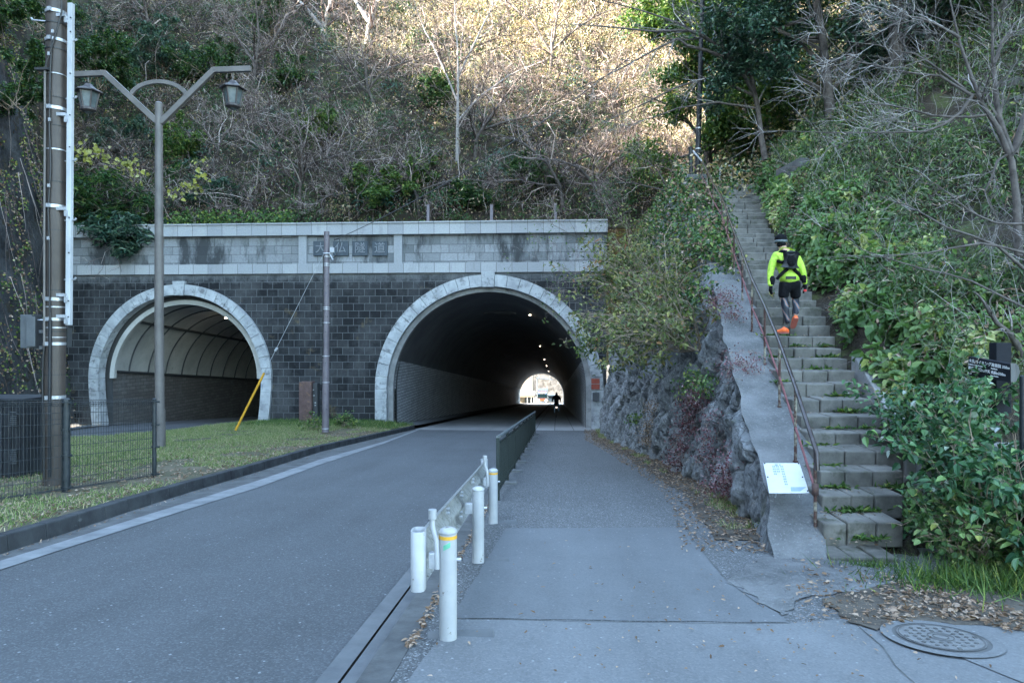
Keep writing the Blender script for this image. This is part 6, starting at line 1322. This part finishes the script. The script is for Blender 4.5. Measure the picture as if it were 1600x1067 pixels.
# purple-red creeping patches
def patch(label, pts, n, sz=.035, mat='redleaf', hgt=.10, name='red_creeper', spread=.14):
    m = MB(); c = np.concatenate([V3(p)+RNG.normal(size=(n//len(pts), 3))*np.array([spread, spread, spread*.8]) for p in pts]); k = len(c); c[:, 2] += RNG.random(k)*hgt
    m.leaves(c, RNG.normal(size=(k, 3)), RNG.normal(size=(k, 3))*.6+np.array([-.3, -.4, .8]), sz*RNG.uniform(.6, 1.3, k), sz*.6); q = c[RNG.integers(0, k, k//8)]; p, r = grow(q, RNG.normal(size=(len(q), 3))+np.array([0, 0, -.3]), .15, .003, 3, .3); m.tubes(p, r, 3, 1)
    return tag(m.build(name, [M[mat], M['cane']]), label, 'creeping plant')
def wl(px, py, off=0.0):                                     # point on the visible face
    p = hit(px, py, 6, 36); return (p if p else PD(px, py, 12))+Vector((-.05-off, -.08, .02))
patch('purple-red creeping patch on the flat part of the ramp beside the handrail', [wl(1150, 575), wl(1165, 580), wl(1175, 584)], 700)
patch('faded purple creeping patch high on the ramp under the arching shrub', [wl(1125, 480), wl(1135, 470), wl(1145, 500)], 900, .04)
patch('purple creeping patch on the ramp just below the concrete block', [wl(1085, 318), wl(1098, 322)], 800, .06)
patch('long reddish creeper hanging down the middle of the rock wall', [wl(1085, 640), wl(1078, 670), wl(1070, 700), wl(1095, 620), wl(1062, 725)], 1700, .05)
patch('bright red creeper at the foot of the rock wall near the white board', [wl(1150, 735), wl(1140, 755), wl(1130, 770), wl(1160, 725)], 1500, .042)
patch('narrow brownish creeper on the rock wall right of the long one', [wl(1125, 660), wl(1118, 690), wl(1110, 715)], 800, .04)
patch('thin dark creeper on the rock wall nearer the arch', [wl(1022, 640), wl(1018, 670), wl(1016, 690)], 700, .05, 'dry')
patch('yellow-green leafy sprig low on the rock wall', [wl(1090, 600), wl(1078, 610), wl(1105, 610)], 450, .08, 'brleaf', .15, 'wall_sprig')
patch('bright green tuft on the rock wall, left of the long creeper', [wl(1000, 655), wl(990, 660)], 120, .09, 'midleaf', .1, 'wall_sprig', .1)

# unseen woodland added on the left cliff's ridge to break up the sunlight's edge
n = 16000; Y = RNG.uniform(-10, 62, n); q = 17+RNG.normal(size=n)*3; X = xcliff(Y)-q; cl = fbm(Y*.45, q*.3, 7, 3); hgt = RNG.random(n)**1.6*8*np.clip((cl-.3)*2.6, .1, 1.2); m = MB()
c = np.stack([X, Y, zcliff(X, Y)+hgt], 1); m.leaves(c, RNG.normal(size=(n, 3)), RNG.normal(size=(n, 3)), .55, .4); tag(m.build('added_ridge_woodland', M['evleaf']), 'unseen woodland added along the left ridge to break up the edge of the sunlight', 'woodland', kind='stuff')

X, Y, Z = hillpts(52000, -16, 16, 38, 60); k = (fbm(X*.35, Y*.35, 14, 3)+.02*(Z-17)+.012*X > .52) & (Z > 12); X, Y, Z = X[k], Y[k], Z[k]; n = len(X); m = MB()  # pale blades over the sunlit area, brightening its glow by colour
m.leaves(np.stack([X, Y, Z+.9*RNG.random(n)], 1), RNG.normal(size=(n, 3))*.6+np.array([0, -.2, .7]), RNG.normal(size=(n, 3))*.6+np.array([0, -.8, .4]), .38*RNG.uniform(.5, 1.3, n), .045, droop=.35)
tag(m.build('sun_glow_blades', M['pale']), 'pale blades added to colour the glow of sunlight into the upper hillside', 'grass', kind='stuff')
# ---- bank right of the steps
def bankpts(n, d0, d1, x0, x1, pw=1.0):
    d = RNG.uniform(d0, d1, n); dx = x0+(x1-x0)*RNG.random(n)**pw; x = xSR(d)+dx; z = HRc(x, d); return x, d, z, dx
def place(x, d, z): return np.stack([-ST*d+CT*x, CT*d+ST*x, z], 1)
x, d, z, dx = bankpts(26000, 8.6, 22, .16, 2.0, 1.15); h = RNG.random(len(x))**.7*(.22+.5*fbm(x*1.7, d*1.7, 6))*sstep(-.2, .5, dx+.1)*(1.35-.45*np.clip(dx, 0, 2)/2); n = len(x); c = place(x-h*.12, d, z+h); m = MB()
fb = fbm(x*2.4, d*2.4, 77, 3); k = fb > .42+.10*np.clip(dx-1, 0, 1); c = c[k]; n = len(c); sz_ = np.clip(.6+1.3*vn(x[k]*1.1, d[k]*1.1, 3), .5, 1.5); m.leaves(c, RNG.normal(size=(n, 3))*.7+np.array([-.5, -.5, -.35]), RNG.normal(size=(n, 3))*.5+np.array([-.35, -.35, .9]), .115*sz_*RNG.uniform(.5, 1.25, n), .088*sz_*RNG.uniform(.6, 1.15, n), full=True, droop=.25, rnd=np.clip((fb[k]-.42)*1.7+.1+.55*RNG.random(n), 0, 1))
nd = 2600; ii = RNG.integers(0, n, nd); m.leaves(c[ii]+RNG.normal(size=(nd, 3))*.06, RNG.normal(size=(nd, 3)), RNG.normal(size=(nd, 3))*.6+np.array([-.3, -.4, .6]), .10*RNG.uniform(.5, 1.2, nd), .04, 1, full=True); p, r_ = grow(c[ii[:900]]-np.array([0, 0, .05]), RNG.normal(size=(900, 3))+np.array([-.3, -.3, .5]), RNG.uniform(.25, .8, 900), .004, 4, .2, -.1); m.tubes(p, r_, 3, 2)
tag(m.build('bank_creeper', [M['brleaf'], M['dry'], M['ptwig']], origin=C(5, 10, 1)), 'broad-leaved green creeper covering the bank beside the steps', 'creeper', kind='stuff')
x, d, z, dx = bankpts(90000, 8.2, 24, .7, 9, 1.2); w = fbm(x*.8, d*.8, 12, 3); k = w > .42; x, d, z, dx, w = x[k], d[k], z[k], dx[k], w[k]; n = len(x); h = RNG.random(n)**.8*(.3+1.0*(w-.36)*2)
c = place(x, d, z+h); m = MB(); mi = RNG.random(n)
for i, (a, b_) in enumerate(((0, .74), (.74, .92), (.92, 1))):
    q = (mi >= a) & (mi < b_); k = q.sum(); m.leaves(c[q], RNG.normal(size=(k, 3))*.8+np.array([-.2, -.3, .05]), RNG.normal(size=(k, 3))*.4+np.array([-.2, -.3, .9]), .20*RNG.uniform(.5, 1.25, k)*(1 if i != 1 else .6), .024 if i != 1 else .07, i, droop=.35)
tag(m.build('bamboo_grass', [M['bamboo'], M['midleaf'], M['dry']], origin=C(8, 11, 2)), 'thicket of narrow-leaved bamboo grass on the bank behind the creeper', 'bamboo grass', kind='stuff')
ns = 900; x, d, z, dx = bankpts(ns, 8.2, 20, .8, 8); m = MB(); p, r = grow(place(x, d, z), RNG.normal(size=(ns, 3))*.35+np.array([-.1, -.2, 1]), RNG.uniform(.5, 1.5, ns), .006, 5, .15, -.05); m.tubes(p, r, 3); q = kids(p, r, 3, .7, .4); p, r = grow(*q, segs=3, wander=.3); m.tubes(p, r, 3)
tag(m.build('bank_stems', M['ptwig'], origin=C(8, 11, 2)), 'thin pale dead stems standing in the bamboo grass', 'stems', kind='stuff')
x, d, z, dx = bankpts(60000, 20, 38, -2.5, 26, 1.0); n = len(x); c = place(x, d, z+RNG.random(n)**1.5*1.2); k = fbm(x*.6, d*.6, 5, 3) > .4; c = c[k]; n = len(c); m = MB(); q = RNG.random(n) < .5
for i, s_ in enumerate((q, ~q)): k = s_.sum(); m.leaves(c[s_], RNG.normal(size=(k, 3)), RNG.normal(size=(k, 3))*.7+np.array([-.3, -.5, .7]), .16*RNG.uniform(.5, 1.3, k), .09, i)
tag(m.build('upper_bank_growth', [M['evleaf'], M['dry_sun']], origin=C(12, 28, 10)), 'mixed leafy growth on the upper bank under the evergreen trees', 'ground cover', kind='stuff')
# ---- leafy bushes at the near right
NB = dict(full=True, aspect=.62, stem='cane', wander=.2, trop=-.03, lv=(6, 3), hang=.45, droop=.22)
leafy('leafy green bush hanging over the lowest steps', PD(1540, 905, 6.9), 1.5, 1.0, 26, 4200, .092, 'nearleaf', 'bush', 'leafy_bush', lean=(-.02, -.05, .3), spread=.22, **NB)
leafy('large leafy green bush filling the right edge in front of the low wall', PD(1568, 925, 6.25), 1.5, 1.1, 26, 4200, .095, 'nearleaf', 'bush', 'leafy_bush', lean=(.05, -.05, .3), spread=.26, **NB)
leafy('leafy bush cut by the right edge of the view beside the slim post', PD(1615, 925, 6.1), 1.35, 1.0, 20, 2600, .095, 'nearleaf', 'bush', 'leafy_bush', lean=(.1, 0, .2), spread=.35, **NB)
leafy('small upright bush just below the direction sign', PD(1520, 690, 7.7), .68, .6, 12, 620, .085, 'nearleaf', 'bush', 'leafy_bush', lean=(0, -.1, .2), spread=.35, **NB)
leafy('low leafy bush between the low wall and the stair edging', PD(1450, 720, 7.9), .8, .9, 16, 1500, .085, 'nearleaf', 'bush', 'leafy_bush', lean=(-.1, -.1, .2), spread=.5, **NB)
leafy('young bush with fresh yellowish tips low in front of the others', PD(1515, 900, 6.1), .65, .5, 12, 800, .08, 'brleaf', 'bush', 'leafy_bush', lean=(0, -.15, .1), spread=.35, **NB)
# ---- grasses
def blades(name, label, base, h, w, mat, mats=None, lean=.5, kind='stuff', cat='grass', dry=0):
    n = len(base); d = RNG.normal(size=(n, 3))*lean+np.array([0, 0, 1.0]); m = MB(); side = nrm(np.cross(d, RNG.normal(size=(n, 3)))); hh = (h*RNG.uniform(.5, 1.3, n))[:, None]; d = nrm(d)
    bend = RNG.normal(size=(n, 3))*np.array([.35, .35, 0]); v = np.stack([base-side*w/2, base+side*w/2, base+d*hh*.55+side*w*.35+bend*hh*.15, base+d*hh+bend*hh*.6, base+d*hh*.55-side*w*.35+bend*hh*.15], 1)
    o = (np.arange(n)*5)[:, None]; m.add(v, np.concatenate([o+np.array([0, 1, 2, 4])]), 0, RNG.random(n)); f3 = o+np.array([4, 2, 3]);
    m.f.append((f3, 0, RNG.random(n))); return tag(m.build(name, mat), label, cat, kind=kind)
n = 125000; Y = 5+29*RNG.random(n)**.8; u = RNG.random(n); a = kerbL(Y)-.18; b_ = lroadN(Y)-.03; X = a+(b_-a)*u; k = (X > -.86*Y-1) & (fbm(X*.7, Y*.5, 3, 3)+.10*sstep(.6, 3, a-X) > .40); X, Y = X[k], Y[k]
base = np.stack([X, Y, gz(Y)+verge_h(X, Y)-.01], 1); g_ = fbm(X*.5, Y*.5, 21, 2); hs = .05+.10*g_; blades('verge_grass', 'green and straw coloured grass on the verge between the roads', base, hs, .012, M['grass'])
n = 7000; Y = RNG.uniform(29, 33.8, n); X = P(430, 600, 34).x+(P(650, 600, 34).x-P(430, 600, 34).x)*RNG.random(n); k = X < kerbL(Y)-.2; X, Y = X[k], Y[k]; blades('wall_foot_grass', 'taller bright grass at the foot of the portal wall', np.stack([X, Y, gz(Y)+verge_h(X, Y)], 1), .2, .016, M['midleaf'])
leafy('small broad-leaved weed beside the foot of the small utility pole', G(535, 666, .3), .55, .5, 8, 260, .13, 'midleaf', 'weed', 'leafy_weed', full=True, aspect=.6)
leafy('small broad-leaved weed between the rusty cabinet and the small utility pole', G(496, 668, .3), .5, .3, 6, 160, .13, 'midleaf', 'weed', 'leafy_weed', full=True, aspect=.6)
bx_ = PD(1560, 930, 5.7); n = 2600; a_ = RNG.normal(size=(n, 2))*np.array([.42, .22]); base = np.stack([bx_.x+a_[:, 0], bx_.y+a_[:, 1], gz(bx_.y+a_[:, 1])+0*a_[:, 0]], 1); blades('right_edge_grass', 'long bright green grass under the bushes at the right edge', base, .26, .010, M['midleaf'], lean=.6)
# weeds in the corners of the steps
bs = []; 
for k in list(range(1, 15)):
    for q in range(random.choice((1, 2, 2, 3))):
        dd = step_d(k)-.04 if k > 1 else 6.46; a, b_ = float(xSL(dd)), float(xSR(dd)); u = random.random()**.8; x0 = a+(b_-a)*u; z0 = -.548+.172*(k-1)+.01; nn = int(18+40*random.random())
        bs.append(np.array([tuple(C(x0+random.gauss(0, .09), dd+random.gauss(-.01, .02), z0)) for _ in range(nn)]))
bs = np.concatenate(bs); n = len(bs); m = MB(); m.leaves(bs, RNG.normal(size=(n, 3))*np.array([1, .7, .3])+np.array([0, -.4, .55]), RNG.normal(size=(n, 3))*.3+np.array([0, -.3, 1]), .075*RNG.uniform(.5, 1.3, n), .028, full=True, droop=.3)
tag(m.build('step_weeds', M['midleaf']), 'small green weeds growing in the corners of the steps', 'weeds', kind='stuff')
p = G(1210, 828, .1); n = 300; a_ = RNG.normal(size=(n, 2))*.07; blades('wall_foot_tuft', 'grass tuft at the near corner of the rock wall', np.stack([p.x+a_[:, 0], p.y+a_[:, 1], p.z+.06+0*a_[:, 0]], 1), .11, .006, M['midleaf'], kind=None, cat='grass tuft', lean=.7)
p = C(3.32, 6.35, -.5); n = 420; a_ = RNG.normal(size=(n, 2))*np.array([.16, .04]); blades('step_foot_tuft', 'grass tuft in front of the lowest step', np.stack([p.x+a_[:, 0], p.y+a_[:, 1], p.z-.0+0*a_[:, 0]], 1), .09, .006, M['midleaf'], kind=None, cat='grass tuft', lean=.8)
# grass and fallen leaves along the wall foot
n = 9000; Y = RNG.uniform(8.2, 33, n); X = wallB(Y)-.42*RNG.random(n)+.1; k = fbm(X*2, Y*1.1, 9) > .56; X, Y = X[k], Y[k]; blades('strip_grass', 'sparse grass in the dirt strip at the foot of the rock wall', np.stack([X, Y, gz(Y)+.055], 1), .10, .008, M['grass'], lean=.7)
def litter(name, label, base, sz=.05, mat='dry', kind='stuff'):
    n = len(base); m = MB(); m.leaves(base+np.array([0, 0, .008]), RNG.normal(size=(n, 3))*np.array([1, 1, .12]), RNG.normal(size=(n, 3))*.35+np.array([0, 0, 1]), sz*RNG.uniform(.4, 1.3, n), sz*.45*RNG.uniform(.6, 1.2, n), full=True, droop=.1); return tag(m.build(name, M[mat]), label, 'leaf litter', kind=kind)
n = 9000; Y = RNG.uniform(7.0, 33, n); X = wallB(Y)+.15-RNG.random(n)**2.2*1.0; litter('strip_litter', 'fallen leaves and bark chips along the foot of the rock wall', np.stack([X, Y, gz(Y)+.058], 1), .055)
pts = []
for _ in range(2600):
    x_, y_ = random.uniform(1235, 1600), random.uniform(868, 985)
    edge = 868+(x_-1235)*.27
    if ((x_-1470)/105)**2+((y_-996)/30)**2 > 1 and y_ > edge-12 and (y_ < edge+38+random.random()*50) and not (x_ < 1380 and random.random() < .75): pts.append(tuple(G(x_, y_, .066)))
litter('bush_litter', 'fallen leaves and twigs on the ground under the right-hand bushes', np.array(pts), .05)
pts = [tuple(G(random.gauss(1150, 260), 700+random.random()**.6*360, .062)) for _ in range(260)]; pts = [p for p in pts if p[0] > float(kerbR(p[1]))+.1 and p[0] < 4]
litter('sidewalk_litter', 'scattered small fallen leaves on the sidewalk', np.array(pts), .035)
pts = []
for k in range(1, 20):
    dd = step_d(k); a, b_ = float(xSL(dd)), float(xSR(dd))
    for _ in range(45): pts.append(tuple(C(a+(b_-a)*random.random(), dd+.38-random.random()**2*.3, -.548+.172*k)))
litter('step_litter', 'dead leaves gathered on the treads of the steps', np.array(pts), .035)
n = 5200; Y = 5+28*RNG.random(n); X = kerbL(Y)-.2-RNG.random(n)**1.7*3.2; k = X > -.86*Y; X, Y = X[k], Y[k]; litter('verge_litter', 'dead leaves lying in the verge grass near the kerb', np.stack([X, Y, gz(Y)+verge_h(X, Y)+.03], 1), .065)
pts = [tuple(G(px+random.gauss(0, 3), py, .012)) for px, py in zip(np.linspace(5, 620, 130), np.interp(np.linspace(5, 620, 130), [0, 100, 200, 300, 400, 500, 600], [869, 837, 803, 771, 741, 709, 684]))]
litter('gutter_litter', 'bits of leaf and grit along the left kerb', np.array(pts), .04)

Yk = 4.2+RNG.random(420)**1.4*8; X = kerbR(Yk)+RNG.normal(size=420)*.012; litter('kerb_joint_litter', 'dead pine needles and leaves caught in the joint behind the flat kerb', np.stack([X, Yk, gz(Yk)+.052], 1), .045)

pts = []
for _ in range(900):
    x_, y_ = random.gauss(1400, 110), random.gauss(948, 22)
    if 880 < y_ < 1000 and x_ > 1235 and ((x_-1470)/105)**2+((y_-996)/30)**2 > 1: pts.append(tuple(G(x_, y_, .063)))
litter('soil_crumbs', 'crumbs of soil and bark scattered round the dirt patch by the manhole', np.array(pts), .018)
